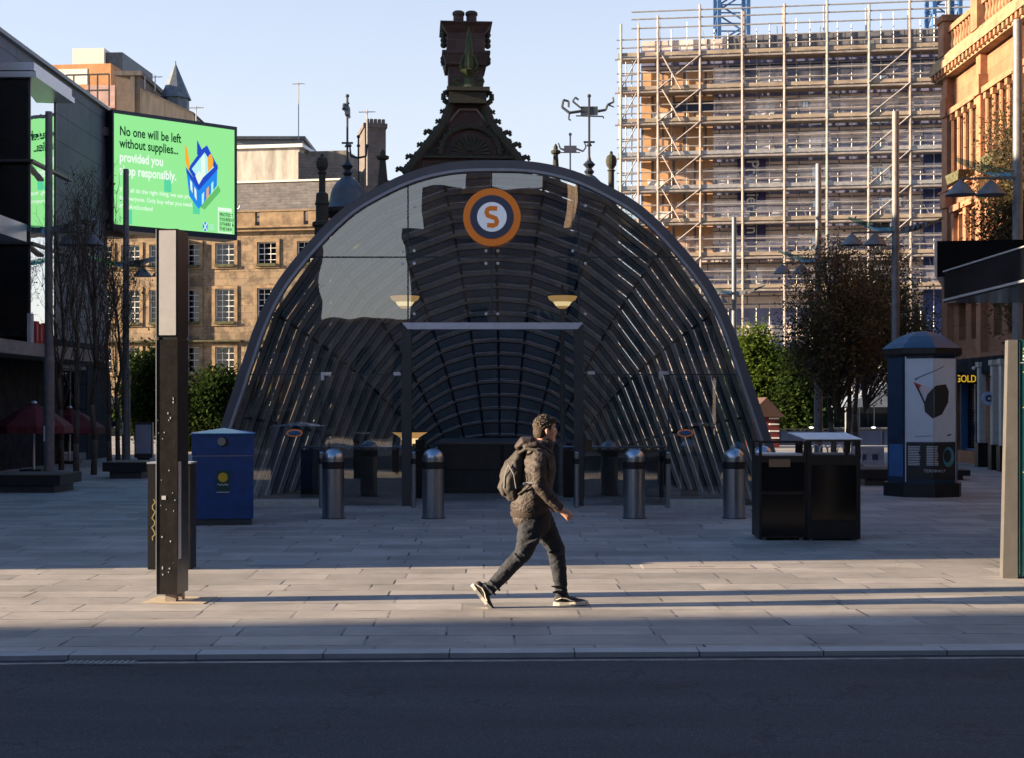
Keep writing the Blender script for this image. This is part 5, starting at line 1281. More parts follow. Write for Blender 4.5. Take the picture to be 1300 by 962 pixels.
m1_ = nn_.nodes.new('ShaderNodeMixShader'); m1_.inputs[0].default_value = .5; nn_.links.new(df_.outputs[0], m1_.inputs[1]); nn_.links.new(tl_.outputs[0], m1_.inputs[2])
nz_ = nn_.nodes.new('ShaderNodeTexNoise'); nz_.inputs['Scale'].default_value = .5; nz_.inputs['Detail'].default_value = 5; tcn_ = nn_.nodes.new('ShaderNodeTexCoord'); nn_.links.new(tcn_.outputs['Object'], nz_.inputs['Vector'])
mrn_ = nn_.nodes.new('ShaderNodeMapRange'); nn_.links.new(nz_.outputs[0], mrn_.inputs[0]); mrn_.inputs[1].default_value = .35; mrn_.inputs[2].default_value = .65; mrn_.inputs[3].default_value = .08; mrn_.inputs[4].default_value = .42
m2_ = nn_.nodes.new('ShaderNodeMixShader'); nn_.links.new(mrn_.outputs[0], m2_.inputs[0]); nn_.links.new(tr_.outputs[0], m2_.inputs[1]); nn_.links.new(m1_.outputs[0], m2_.inputs[2])
nn_.links.new(m2_.outputs[0], [n for n in nn_.nodes if n.type == 'OUTPUT_MATERIAL'][0].inputs[0])
for k in range(1,len(decks)):
    u0_ = bu(905) if k < 4 else bu(860)
    mb = MB()
    for i in range(24):
        ua_ = u0_+(WB-u0_)*i/24; ub_ = u0_+(WB-u0_)*(i+1)/24
        mb.poly([(ua_,y0s+.12+.05*(i%2),decks[k]+.02),(ub_,y0s+.12+.05*((i+1)%2),decks[k]+.02),(ub_,y0s+.12,decks[k]+1.25),(ua_,y0s+.12,decks[k]+1.25)])
    mb.build('netting', netm, sf)
zt_=HB
for hz in (.9,1.35,.35):
    mb = MB(); mb.tube((-.5,y0s,zt_+hz),(WB,y0s,zt_+hz),.045,6); mb.build('top_rail', M['galv'], sf)
for (a,b,pa,pb) in ((836,890,0,0),(1098,1151,0,0)):
    ua,ub = bu(a),bu(b)
    for k in range(len(decks)-1):
        mb = MB()
        if a>1000: mb.tube((ua if k%2 else ua,y0s-.06,decks[k+1]),(ub,y0s-.06,decks[k]),.045,6)
        else: mb.tube((ua,y0s-.06,decks[k+1]),(ub,y0s-.06,decks[k]),.045,6); mb.tube((ua+.3,y0s-.1,decks[k]),(ua+1.4,y0s-.1,decks[k+1]),.045,6)
        mb.build('brace', M['rust'], sf)
for k in range(len(decks)-1):   # end bay: side tubes, white netting
    mb = MB()
    for j in range(3): mb.tube((-1.2+.35*j,y0s+.05,decks[k+1]),(-1.25+.4*j,y0s+.3,decks[k]),.035,5)
    mb.tube((-1.2,y0s,decks[k+1]+.9),(-.1,y0s,decks[k+1]+1.0),.04,5); mb.tube((-1.2,y0s,decks[k+1]),(-.1,y0s,decks[k]),.04,5); mb.build('end_tubes', M['galv'], sf)
for (px,k,w,hh) in ((905,1,1.0,.95),(960,1,1.4,.8),(955,2,1.2,.9),(968,2,.6,1.3),(913,4,.9,.9),(936,4,1.,.9),(975,4,.8,.8),(915,5,1.0,.85),(932,5,.9,.8),(975,5,1.0,.9),(985,5,.7,.9),(913,6,1.3,.7),(960,3,1.0,.75),(1000,3,1.4,.6),(825,2,1.1,.8),(826,3,1.,.8),(826,4,1.,.8),(826,5,1.,.8),(930,7,.7,1.2),(955,7,.7,1.2),(1090,4,1.5,.5),(1150,3,1.2,.5)):
    u=bu(px); z=decks[k]+.05; mb = MB(); sk_=rs.uniform(-.3,.3)
    mb.add([(u,y1s+.1,z),(u+w,y1s+.1,z),(u+w+sk_,y1s+.25,z+hh),(u+sk_,y1s+.25,z+hh*rs.uniform(.8,1.1)),(u,y1s+.14,z),(u+w,y1s+.14,z),(u+w+sk_,y1s+.29,z+hh),(u+sk_,y1s+.29,z+hh)],[(0,1,2,3),(7,6,5,4),(0,4,5,1),(1,5,6,2),(2,6,7,3),(3,7,4,0)])
    mb.build('sheet', M['tarp'], sf)
for u in [bu(p) for p in (917,923,948,962,980,1012)]:
    k=rs.choice([1,2,3,4,5]); mb = MB(); mb.box(u,y1s+.1,decks[k],u+.12,y1s+.2,decks[k]+1.5); mb.build('plank_upright', M['board'], sf)
# crane masts
def crane(px0, px1, ytop, ybot, lab):
    Z=99.; x0=PX(px0,Z); x1=PX(px1,Z); w=x1-x0
    t = thing('tower_crane', lab, 'crane', (x0,Z,0), 0, 'blue crane masts')
    h=PH(ytop,Z)
    for (x,y) in ((0,0),(w,0),(0,w),(w,w)):
        mb = MB(); mb.box(x-.13,y-.13,0,x+.13,y+.13,h); mb.build('chord', M['blue'], t)
    mb = MB(); z=18.
    i=0
    while z < h-1.2:
        for (a,b) in (((0,0),(w,0)),((0,w),(w,w)),((0,0),(0,w)),((w,0),(w,w))):
            p,q = (a,b) if i%2 else (b,a)
            mb.tube((p[0],p[1],z),(q[0],q[1],z+1.3),.06,6); mb.tube((a[0],a[1],z),(b[0],b[1],z),.05,6)
        z+=1.3; i+=1
    mb.build('lattice', M['blue'], t)
crane(913,950,-260,60,'blue lattice crane mast rising behind the left part of the scaffolding')
crane(1186,1219,-260,60,'blue lattice crane mast rising behind the red sandstone parapet')

# ================================================================== RED SANDSTONE BUILDING (right)
RX = 14.5; RZ0 = 47.2; RW = 21.0; HR = 12.9
rd = thing('red_sandstone_building', 'ornate sunlit red sandstone commercial building with a balustraded roofline along the right border', 'building', (RX,RZ0,0), R(-90))
holes=[]
nb = 6; bw = 3.35
for b_ in range(nb):
    u0 = .55+b_*bw
    for k in range(4): holes.append((u0+.35+k*.62,9.3,u0+.35+k*.62+.36,11.2))
    for k in range(2): holes.append((u0+.5+k*1.25,5.6,u0+.5+k*1.25+.72,8.0)); holes.append((u0+.5+k*1.25,3.6+.3,u0+.5+k*1.25+.72,5.2))
    holes.append((u0+.3,.4,u0+2.7,2.7))
holes = [h for h in holes if h[2] < RW]
mb = MB(); holes_wall(mb, RW, HR, holes, .3); bodybox(mb, RW, 14, HR); mb.build('wall', M['red'], rd)
greenfr = pbr('green_frame', (.12,.16,.03), .6, scale=5)
for h in holes:
    a,b,c,d = h
    if b < 1: window(rd,a,b,c-a,d-b,2,1,M['bluesh'],M['shopglass'],.25)
    else: window(rd,a,b,c-a,d-b,1,2,M['stonetrim'] if b>9 else greenfr,M['pane'],.25,.05)
for b_ in range(nb+1):
    u = .3+b_*bw
    if u+.3 > RW: break
    mb = MB(); mb.box(u-.2,-.22,3.3,u+.2,-.001,HR-.1); mb.box(u-.28,-.3,11.3,u+.28,-.002,11.9); mb.box(u-.28,-.3,8.3,u+.28,-.002,8.8); mb.build('pilaster', M['redtrim'], rd)
    mb = MB(); mb.box(u-.3,-.36,HR+.4,u+.3,.45,HR+1.5); mb.box(u-.38,-.42,HR+1.502,u+.38,.5,HR+1.7); mb.build('parapet_pier', M['redtrim'], rd)
for b_ in range(nb):
    u0=.55+b_*bw
    if u0+bw>RW+.3: break
    mb = MB()
    for k in range(5): x=u0+.26+k*.62; mb.tube((x,-.1,9.25),(x,-.1,11.1),.07,8); mb.box(x-.11,-.2,11.102,x+.11,-.001,11.28)
    mb.box(u0+.1,-.24,11.3,u0+2.9,-.002,11.48); mb.build('colonnettes', M['redtrim'], rd)
    mb = MB()
    for k in range(3): x=u0+.3+k*1.25-.08; mb.box(x-.12,-.14,5.4,x+.16,-.001,8.1)
    mb.box(u0+.1,-.2,8.102,u0+2.9,-.003,8.3); mb.box(u0+.1,-.3,5.2,u0+2.9,-.001,5.398); mb.build('mullions', M['redtrim'], rd)
    mb = MB(); mb.frus(u0+.9,-.5,8.9,u0+2.0,-.03,9.2,-.15,-.02); mb.build('balcony_ledge', M['moss'], rd)
    mb = MB()
    for k in range(9): x=u0+.25+k*.29; mb.lathe([(.05,0),(.09,.15),(.05,.4),(.08,.62)],8,(x,-.1,HR+.5))
    mb.box(u0,-.22,HR+1.12,u0+3.0,.12,HR+1.3); mb.build('balustrade', M['redtrim'], rd)
mb = MB(); mb.box(-.5,-.35,HR-.35,RW,-.002,HR-.12); mb.box(-.5,-.5,HR-.118,RW,.2,HR+.12); mb.box(-.4,-.42,HR+.122,RW,.3,HR+.3); mb.box(-.4,-.3,HR+.302,RW,.35,HR+.42)
mb.build('cornice', M['stonetrim'], rd)
mb = MB()
for i in range(60): u=-.4+i*.36; mb.box(u,-.47,HR-.3,u+.15,-.36,HR-.13)
mb.build('dentils', M['redtrim'], rd)
mb = MB(); mb.box(-.3,-.28,8.83,RW,-.003,8.89); mb.box(-.3,-.3,3.15,RW,-.001,3.4); mb.build('stringcourse', M['redtrim'], rd)
# corner turret at the far end
mb = MB(); mb.box(-.45,-.1,0,-.002,3.0,HR-.36); mb.build('end_pier', M['redtrim'], rd)
mb = MB(); mb.box(0,-.5,2.75,RW,-.31,3.25); mb.build('shop_fascia', M['darkshop'], rd)
t = thing('gold_sign', 'small black hanging sign reading GOLD in yellow beside the advertising column', 'sign', (PX(1226,44.),44.,0))
Z=44.; z0=PH(485,Z); z1=PH(474,Z)
mb = MB(); mb.box(-.36,0,z0-.04,.36,.08,z1+.04); mb.build('board', M['black'], t); text('letters','GOLD',.26,emis('gold_letters',(.7,.42,.03),.8),t,(-.33,-.01,z0+.02),ext=.002,sx=.9,bold=.004)
mb = MB(); mb.tube((.3,.04,z1),(PX(1262,44.)-PX(1226,44.),.04,z1),.03,6); mb.build('arm', M['iron'], t)
Z=40.5
t = thing('round_sign', 'round blue and white hanging sign before the cream columns', 'sign', (PX(1255.5,Z),Z,PH(505,Z)))
mb = MB(); mb.disc((0,0),.19,0,.05,28); mb.build('disc', pbr('sign_paleblue', (.35,.42,.62), .5, scale=4, var=.1), t); mb = MB(); mb.disc((0,0),.10,-.012,-.001,24); mb.build('inner_disc', M['adblue'], t); mb = MB(); mb.disc((0,0),.045,-.022,-.013,16); mb.build('centre_dot', M['ink'], t)
mb = MB(); mb.tube((0,.03,.19),(0,.03,.6),.015,5); mb.tube((0,.03,.6),(.7,.03,.6),.015,5); mb.build('bracket', M['iron'], t)
for px,Z,l in ((1246,42.5,'cream shopfront column left of the round sign'),(1263,40.5,'cream shopfront column just right of the round sign'),(1274,39.5,'cream shopfront column next to the map totem')):
    t = thing('shop_column', l, 'column', (PX(px,Z),Z,0), 0, 'cream columns of the right shopfronts')
    mb = MB(); mb.box(-.10,-.1,.72,.10,.1,2.95); mb.box(-.14,-.14,2.952,.14,.14,3.1); mb.build('shaft', M['cream'], t)
    mb = MB(); mb.box(-.15,-.15,0,.15,.15,.72); mb.build('plinth', M['black'], t)
Z=46.
t = thing('blue_shutter', 'blue ribbed roller shutter beside the advertising column', 'shutter', (PX(1220,Z),Z,0))
mb = MB(); W_=PX(1242,Z)-PX(1220,Z)
for i in range(26): mb.box(0,.0,.05+i*.1,W_,.04,.05+i*.1+.09)
mb.build('slats', M['bluesh'], t); mb = MB(); mb.box(-.05,.0,2.66,W_+.05,.3,3.1); mb.build('box', M['adblue'], t)
# small globe lamps on the shopfront
for px,py,l in ((1240,488-20,'pair of small white spot lamps left on the dark shop fascia'),(1252,466,'pair of small white spot lamps right on the dark shop fascia')):
    Z=43.; t = thing('spot_lamps', l, 'lamp', P(px,py,Z)); 
    for dx in (-.09,.09):
        mb = MB(); mb.ball((dx,0,0),.06,10,6); mb.build('spot', M['white'], t)
    mb = MB(); mb.tube((-.15,.1,0),(.15,.1,0),.02,5); mb.build('bar', M['iron'], t)

# ================================================================== TREES
def leafquads(mb, c, n, spread, size, rg):
    for _ in range(n):
        p = Vector((rg.gauss(0,spread), rg.gauss(0,spread), rg.gauss(0,spread*.9)))+c
        a = Vector((rg.uniform(-1,1),rg.uniform(-1,1),rg.uniform(-1,1))).normalized(); b = a.orthogonal().normalized()
        s = size*rg.uniform(.6,1.3); a*=s; b*=s*.6
        mb.add([p-a,p+b,p+a,p-b],[(0,1,2,3)])
def upright_tree(px, ybase, ytop, wpx, lab, seed, leaves=0, lm='leafbud', nb=22, group='thin upright trees on the left', Z=None):
    rg = random.Random(seed); Z = Z or ZG(ybase); h = PH(ytop,Z); w = wpx*1.7*Z/F/2
    t = thing('upright_tree', lab, 'tree', (PX(px,Z),Z,0), 0, group)
    tr = MB(); pts=[(0,0,0)]
    for i in range(1,9): pts.append((rg.uniform(-.05,.05)*i*.5, rg.uniform(-.05,.05)*i*.5, h*.92*i/8))
    tr.path(pts,.085,8,.015); 
    tw = MB(); lf = MB()
    for i in range(nb):
        f = .22+.68*i/nb; base = Vector(pts[int(f*8)]).lerp(Vector(pts[min(8,int(f*8)+1)]), f*8-int(f*8))
        a = rg.uniform(0,6.283); L = h*(1-f)*rg.uniform(.5,.85)+.5; out = w*rg.uniform(.35,1.0)*(1.15-f*.75)
        p = base; d0 = Vector((math.cos(a),math.sin(a),0)); prev=p; bp=[p]
        for k in range(1,6):
            q = k/5; prev = base + d0*out*(1-(1-q)**1.8) + Vector((rg.uniform(-.05,.05),rg.uniform(-.05,.05),L*q)); bp.append(prev)
        tw.path(bp,.017,4,.004)
        for k in range(1,6):
            for _ in range(2):
                s = bp[k]; e = s+Vector((rg.uniform(-.28,.28),rg.uniform(-.28,.28),rg.uniform(.15,.55))); mid = (s+e)/2+Vector((rg.uniform(-.05,.05),0,0))
                tw.path([s,mid,e],.008,3,.003)
                for _ in range(2):
                    e2 = e+Vector((rg.uniform(-.16,.16),rg.uniform(-.16,.16),rg.uniform(.05,.28))); tw.tube(e,e2,.004,3,.002,False)
                if leaves: leafquads(lf, e, leaves, .10, .035, rg)
    tr.build('trunk', M['bark'], t, smooth=True); tw.build('twigs', M['twig'], t)
    if lf.v: lf.build('crown', M[lm], t)
    return t
upright_tree(97,605,235,60,'thin bare tree between the leftmost lamp mast and the next trunks, nearest',1,1)
upright_tree(78,596,262,46,'thin bare tree just right of the leftmost lamp mast',8,0,nb=24)
upright_tree(119,602,215,58,'thin bare tree second from the leftmost mast, its trunk mid way to the slim mast',2,1)
upright_tree(139,592,300,66,'thin bare tree just left of the slim mast with faint buds',3,2)
upright_tree(150,588,330,80,'thin tree behind the slim mast with budding leaves low down',4,4,'leafdark')
def bushy(px, ybase, Z, x0, x1, y0, y1, lab, seed, n, lm, size=.06, trunks=1, name='leafy_tree', group=None, spread=.17, gaps=.35, nbr=110):
    rg = random.Random(seed); cxw = PX((x0+x1)/2,Z)-PX(px,Z); rx = (x1-x0)*Z/F/2; zt=PH(y0,Z); zb=PH(y1,Z); rz=(zt-zb)/2; cz=(zt+zb)/2
    t = thing(name, lab, 'tree', (PX(px,Z),Z,0), 0, group)
    tr = MB(); tw = MB(); lf = MB()
    hb = max(.6, zb*.75)
    for k in range(trunks):
        x = (k-(trunks-1)/2)*.35; tr.path([(x,0,0),(x*1.1+.02,0,hb*.6),(x*1.6,0,hb),(x*2+cxw*.3,0,cz)],.14 if trunks==1 else .10,9,.05)
    for i in range(nbr):
        a=rg.uniform(0,6.283); el=rg.uniform(-.75,1); r_=math.sqrt(1-el*el*.98)
        rad = rg.uniform(.80,1.06)
        e = Vector((cxw+rx*r_*math.cos(a)*rad, rx*r_*math.sin(a)*rad, cz+rz*el*rad))
        s = Vector((cxw*.3,0,hb+(cz-hb)*rg.uniform(0,1.1)))
        mid = s.lerp(e,.5)+Vector((rg.uniform(-.15,.15),rg.uniform(-.15,.15),rg.uniform(-.1,.25)))
        tw.path([s,mid,e],.03,4,.006)
        for q in range(6):
            b = mid.lerp(e, rg.random()); e2 = b+Vector((rg.uniform(-.4,.4),rg.uniform(-.4,.4),rg.uniform(-.05,.5)))*min(1,rx*.6)
            tw.tube(b,e2,.008,3,.003,False); 
            if rg.random()>gaps: leafquads(lf, e2, n, spread, size, rg)
            if rg.random()>gaps: leafquads(lf, s.lerp(e, rg.uniform(.3,.9)), n, spread*1.4, size, rg)
    tr.build('trunk', M['bark'], t, smooth=True); tw.build('branches', M['twig'], t); lf.build('crown', M[lm], t); return t
bushy(1066,590,41.,990,1128,292,515,'big dense brown leafed tree nearest, in front of the scaffolding',21,8,'leafbrown',.05,2,'brown_leafed_tree','brown leafed trees',.20,.18,190)
bushy(1085,590,49.,1068,1182,300,505,'second brown leafed tree behind the mast above the advertising column',22,8,'leafbrown',.06,1,'brown_leafed_tree','brown leafed trees',.24,.2,150)
bushy(1160,590,52.,1118,1192,380,520,'smaller brown leafed tree low behind the advertising column roof',29,13,'leafbrown',.06,1,'brown_leafed_tree','brown leafed trees',.2,.2,80)
bushy(1318,600,33.,1236,1400,95,430,'tall brown leafed tree rising in front of the red sandstone facade at the right border',23,13,'leafbrown',.05,1,'brown_leafed_tree','brown leafed trees',.20,.25,230)
bushy(968,590,72.,925,1002,408,590,'bright green bushy tree just right of the canopy edge',24,26,'leafgreen',.11,1,'green_tree','green bushy trees behind the square',.3,.02,110)
bushy(1012,590,70.,985,1050,440,585,'darker green bushy tree left of the brown tree trunks',25,26,'leafdark',.11,1,'green_tree','green bushy trees behind the square',.3,.02,90)
bushy(266,590,58.,226,312,468,600,'dark green bushy tree low beneath the sandstone terrace, right of the black pillar',26,26,'leafdark',.09,1,'green_tree','green bushy trees behind the square',.26,.02,100)
bushy(190,590,54.,160,232,440,570,'dark green bushy tree behind the slim mast left of the black pillar',27,15,'leafdark',.08,1,'green_tree','green bushy trees behind the square',.26,.05,90)
bushy(300,590,62.,270,345,500,600,'low dark green bush against the left edge of the canopy',28,20,'leafdark',.09,1,'green_tree','green bushy trees behind the square',.26,.02,70)
# dark street frontage at the far end of the square
for px0,px1,yt,Z,l,mt in ((110,300,520,86.,'dark single storey shopfront row under the sandstone terrace','darkshop'),(930,1190,500,84.,'dark ground floor shopfront row beneath the scaffolding','darkshop')):
    t = thing('shop_row', l, 'building', (PX(px0,Z),Z,0)); W_=PX(px1,Z)-PX(px0,Z)
    hs=[(i*2.4+.3,.5,i*2.4+2.1,2.) for i in range(int(W_/2.4))]
    mb=MB(); holes_wall(mb,W_,PH(yt,Z),hs,.2); bodybox(mb,W_,2.,PH(yt,Z)); mb.build('wall', M[mt], t)
    for h in hs: window(t,h[0],h[1],h[2]-h[0],h[3]-h[1],2,1,M['grey'],M['shopglass'],.18)
    mb=MB(); mb.box(.1,.5,0,W_-.1,.6,2.4); mb.build('interior', pbr('row_back',(.12,.12,.13),.8,scale=.5,var=.6), t)

# ================================================================== MAN
MY = 12.85
ORG = (PX(680,MY), MY)
man = thing('person', 'man walking right in a brown hooded jacket, dark jeans and black and white trainers', 'person', (ORG[0], ORG[1], 0), 0)
sc = MY/F
G0 = 1.81-(772-HOR)*sc      # ground offset (about 0)
def q(x, y, dy=0.): return (((x-680)*sc), dy, (772-y)*sc+ (PH(772,MY)))
def c(x, y, dy, a, b): X,Y,Zz = q(x,y,dy); return (X,Y,Zz,a,b)
def fuse(name, mb, mat, parent, vox=.008, smooth=6, mats=None, wr=None):
    me = mb.mesh(name, mat); o = bpy.data.objects.new(name+'_tmp', me); COL.objects.link(o)
    rm = o.modifiers.new('r','REMESH'); rm.mode='VOXEL'; rm.voxel_size=vox; rm.adaptivity=0
    if smooth: sm = o.modifiers.new('s','SMOOTH'); sm.factor=.5; sm.iterations=smooth
    if wr:
        for (sz, st, zs) in wr:
            tx = bpy.data.textures.new('folds','CLOUDS'); tx.noise_scale = sz; tx.noise_depth = 1
            e_ = bpy.data.objects.new('fold_space', None); COL.objects.link(e_); e_.scale = zs[:3]; e_.rotation_euler = (0, R(zs[3]), 0); FOLD.append(e_)
            dm = o.modifiers.new('d','DISPLACE'); dm.texture = tx; dm.strength = st; dm.mid_level = .5; dm.texture_coords = 'OBJECT'; dm.texture_coords_object = e_
    bpy.context.view_layer.update()
    m2 = bpy.data.meshes.new_from_object(o.evaluated_get(bpy.context.evaluated_depsgraph_get()))
    bpy.data.objects.remove(o)
    while FOLD: bpy.data.objects.remove(FOLD.pop())
    m2.name = name; m2.materials.clear(); m2.materials.append(mat)
    m2.polygons.foreach_set('use_smooth',[True]*len(m2.polygons))
    return link_mesh(name, m2, parent)
FOLD = []
HR_ = Matrix.Rotation(R(14),3,'Z')      # head turned a little away from the camera
hc = Vector(q(692.5,545.5,.0))
def hp(x,y,z): return hc + HR_ @ Vector((x,y,z))
def hchain(pts): return [(*hp(a,b_,c_), r1, r2) for (a,b_,c_,r1,r2) in pts]
mb = MB()
# skull, face, jaw
mb.ball(hp(-.012,0,.028), 1, 22, 14, (.098,.076,.098), HR_)
mb.ball(hp(.022,0,-.02), 1, 20, 12, (.072,.064,.095), HR_)
mb.ball(hp(.040,0,-.078), 1, 16, 10, (.046,.046,.040), HR_)
mb.ball(hp(.070,0,.040), 1, 14, 8, (.024,.046,.030), HR_)       # brow
mb.chain([(*hp(.085,0,.022),.010,.010),(*hp(.103,0,-.012),.013,.013),(*hp(.098,0,-.022),.013,.016)],10)
mb.ball(hp(.084,0,-.047), 1, 12, 8, (.014,.024,.009), HR_); mb.ball(hp(.081,0,-.060), 1, 12, 8, (.014,.021,.009), HR_)
mb.ball(hp(.079,0,-.090), 1, 12, 8, (.018,.022,.017), HR_)
for sg in (-1,1):
    mb.ball(hp(-.002,sg*.077,-.008), 1, 12, 8, (.020,.010,.032), HR_); mb.ball(hp(.046,sg*.045,-.02), 1, 12, 8, (.03,.02,.03), HR_)
mb.chain([(*hp(-.020,0,-.03),.058,.055),(*hp(-.040,0,-.11),.060,.058),(*hp(-.055,0,-.18),.075,.085)],16)
# torso, arms, legs under the clothes
mb.chain([c(682,590,0,.06,.11),c(681,610,0,.08,.12),c(681,640,0,.10,.14),c(681,662,0,.10,.15)],20)
for dy,pts in ((-.19,[(684,588,.035),(683,614,.038),(700,633,.031),(713,646,.024)]),(.19,[(684,588,.035),(678,612,.038),(688,632,.031),(697,640,.024)])):
    mb.chain([c(x,y,dy*(.9 if i==0 else 1),r,r) for i,(x,y,r) in enumerate(pts)],12)
mb.chain([c(676,655,-.09,.075,.075),c(667,703,-.09,.045,.05),c(617,752,-.09,.03,.03)],12)
mb.chain([c(686,655,.09,.075,.075),c(707,700,.09,.045,.05),c(714,755,.09,.03,.03)],12)
def hand(mb, px, py, dy, side):
    P0 = Vector(q(px,py,dy)); dirf = Vector((.80,0,-.60)).normalized(); up = Vector((.60,0,.80)).normalized()
    mb.chain([(*(P0-dirf*.045),.022,.018),(*P0,.026,.017),(*(P0+dirf*.045),.034,.017)],12)
    for i,(o_,L) in enumerate(((.030,.030),(.010,.033),(-.011,.031),(-.030,.025))):
        k = P0+dirf*.052+up*o_*.85; cur = Vector((0,side,0))
        a = k+dirf*L*.9+cur*.004; b_ = a - up*.004+ cur*.030 - dirf*.004; e = b_ - dirf*.026 + cur*.004
        mb.chain([(*k,.0105,.0105),(*a,.0100,.0100),(*b_,.0090,.0090),(*e,.0080,.0080)],8)
    k = P0+up*.026+dirf*.0; mb.chain([(*k,.013,.012),(*(k+dirf*.034+up*.012+Vector((0,side*.010,0))),.011,.011),(*(k+dirf*.062+up*.004+Vector((0,side*.022,0))),.009,.009)],8)
hand(mb, 715, 648.5, -.19, .9)
hand(mb, 699, 642, .19, -.9)
body = fuse('body', mb, M['skin'], man, .0055, 3)
# eyes and brows
for sg in (-1,1):
    m_=MB(); m_.ball(hp(.080,sg*.030,.014),.0125,12,8); e_=m_.build('eye', M['white'], man, smooth=True); m_=MB(); m_.ball(hp(.0875,sg*.031,.014),.0065,10,6); m_.build('iris', M['hair'], e_)
    m_=MB(); m_.chain([(*hp(.088,sg*.014,.036),.004,.005),(*hp(.088,sg*.035,.041),.004,.005),(*hp(.074,sg*.054,.034),.003,.004)],8); m_.build('eyebrow', M['hair'], man)
# hair
mb = MB()
mb.ball(hp(-.019,0,.040), 1, 24, 14, (.099,.080,.093), HR_)
mb.ball(hp(-.050,0,-.015), 1, 18, 10, (.066,.074,.078), HR_)
mb.ball(hp(.045,0,.092), 1, 18, 10, (.058,.066,.040), HR_)
rh = random.Random(4)
for i in range(260):
    a=rh.uniform(0,6.283); e=rh.uniform(-.1,1.5)
    if math.cos(a)>.3 and e<.6: continue
    v=Vector((math.cos(a)*math.cos(e)*.098-.018,math.sin(a)*math.cos(e)*.079,math.sin(e)*.092+.040)); p_=hp(*v); p2=hp(*(v*1.0+Vector((rh.uniform(.0,.012),rh.uniform(-.008,.008),rh.uniform(-.004,.012)))+(v-Vector((-.018,0,.04)))*.10)); mb.tube(p_,p2,.007,5,.003)
for sg in (-1,1): mb.ball(hp(.012,sg*.070,.022),1,10,8,(.024,.012,.034),HR_)
fuse('hair', mb, M['hair'], man, .0045, 1)
# jacket
mb = MB()
mb.chain([c(672,652,0,.165,.185),c(672,644,0,.178,.20),c(676,632,0,.168,.195),c(681,612,0,.150,.18),c(684,594,0,.158,.205),c(683,580,0,.145,.20),c(681,572,0,.105,.135)],30)
mb.chain([c(686,576,-.155,.080,.065),c(683,592,-.215,.072,.068),c(684,613,-.225,.064,.060),c(697,629,-.215,.058,.052),c(708,641,-.195,.046,.042)],18)
mb.chain([c(687,576,.155,.080,.065),c(683,592,.215,.070,.066),c(680,611,.225,.062,.058),c(687,626,.215,.054,.05),c(694,637,.195,.044,.04)],18)
mb.chain([c(660,640,0,.05,.12),c(662,615,0,.05,.12)],12)
# collar and front
mb.chain([c(690,572,0,.085,.095),c(693,563,0,.070,.080)],18)
for (x,y,dy,a,b_) in ((672,645,-.17,.05,.03),(700,640,-.12,.04,.05),(692,620,-.15,.05,.03),(676,628,-.17,.04,.03)): mb.ball(q(x,y,dy),1,12,8,(a,b_,a*.6))
# sleeve folds
for (x,y) in ((688,607),(680,618),(690,624),(699,634),(705,639)): mb.ball(q(x,y,-.23),1,10,6,(.055,.040,.014),Matrix.Rotation(R(35),3,'Y'))
jk = fuse('jacket', mb, M['jacket'], man, .007, 3, wr=[(.07,.020,(1.6,1.6,.7,35)),(.03,.007,(1.8,1,.6,-40))])
mb = MB()
mb.chain([c(658,566,0,.035,.10),c(664,560,0,.050,.13),c(673,560,0,.048,.125),c(680,566,0,.04,.11)],20)
mb.chain([c(668,566,-.11,.030,.032),c(680,563,-.125,.030,.03),c(692,569,-.105,.026,.03),c(700,575,-.06,.02,.03)],12)
mb.chain([c(668,566,.11,.030,.032),c(680,563,.125,.030,.03),c(692,569,.105,.026,.03),c(700,575,.06,.02,.03)],12)
fuse('hood', mb, M['jacket'], man, .008, 4)
mb = MB(); mb.chain([c(672,655,0,.166,.186),c(672,648.5,0,.176,.196)],30,False); fuse('hem_band', mb, M['rib_knit'], jk, .008, 1)
mb = MB(); mb.chain([c(706.5,640,-.195,.047,.044),c(711,644.5,-.193,.040,.038)],14,False); mb.chain([c(692.5,636,.195,.047,.044),c(696.5,639.5,.193,.040,.038)],14,False); fuse('cuffs', mb, M['rib_knit'], jk, .006, 1)
mb = MB(); mb.tube(q(664,612,-.19),q(676,611,-.205),.011,8); mb.box(*q(664,613,-.212),*[a+b for a,b in zip(q(664,613,-.212),(.014,.01,.02))]); mb.build('waist_toggle', M['grey'], jk)
# trousers: near (right) leg goes back, far (left) leg goes forward
mb = MB()
mb.chain([c(678,644,0,.135,.155),c(680,656,0,.140,.165),c(681,664,0,.130,.150)],26)
mb.chain([c(676,658,-.075,.128,.105),c(672,675,-.085,.112,.098),c(668,690,-.09,.092,.085),c(663,702,-.09,.078,.075),c(652,713,-.09,.072,.070),c(638,728,-.085,.066,.062),c(623,744,-.08,.056,.052),c(616,751,-.08,.050,.048)],22)
mb.chain([c(684,658,.075,.125,.105),c(693,673,.085,.108,.098),c(701,688,.09,.090,.085),c(706,697,.09,.083,.078),c(708,712,.09,.075,.070),c(711,732,.09,.066,.060),c(713,748,.09,.056,.052),c(713,756,.09,.058,.055)],22)
for (x,y,dy,rot) in ((664,700,-.14,50),(658,706,-.14,50),(628,740,-.12,45),(623,746,-.12,45),(709,745,.03,5),(711,751,.03,-5),(676,684,-.16,-20),(706,702,.02,10),(690,668,-.05,-40)):
    mb.ball(q(x,y,dy),1,10,6,(.075,.035,.012),Matrix.Rotation(R(rot),3,'Y'))
fuse('jeans', mb, M['jeans'], man, .007, 3, wr=[(.06,.014,(1.6,1.6,.6,-30)),(.025,.006,(1.6,1,.6,30))])
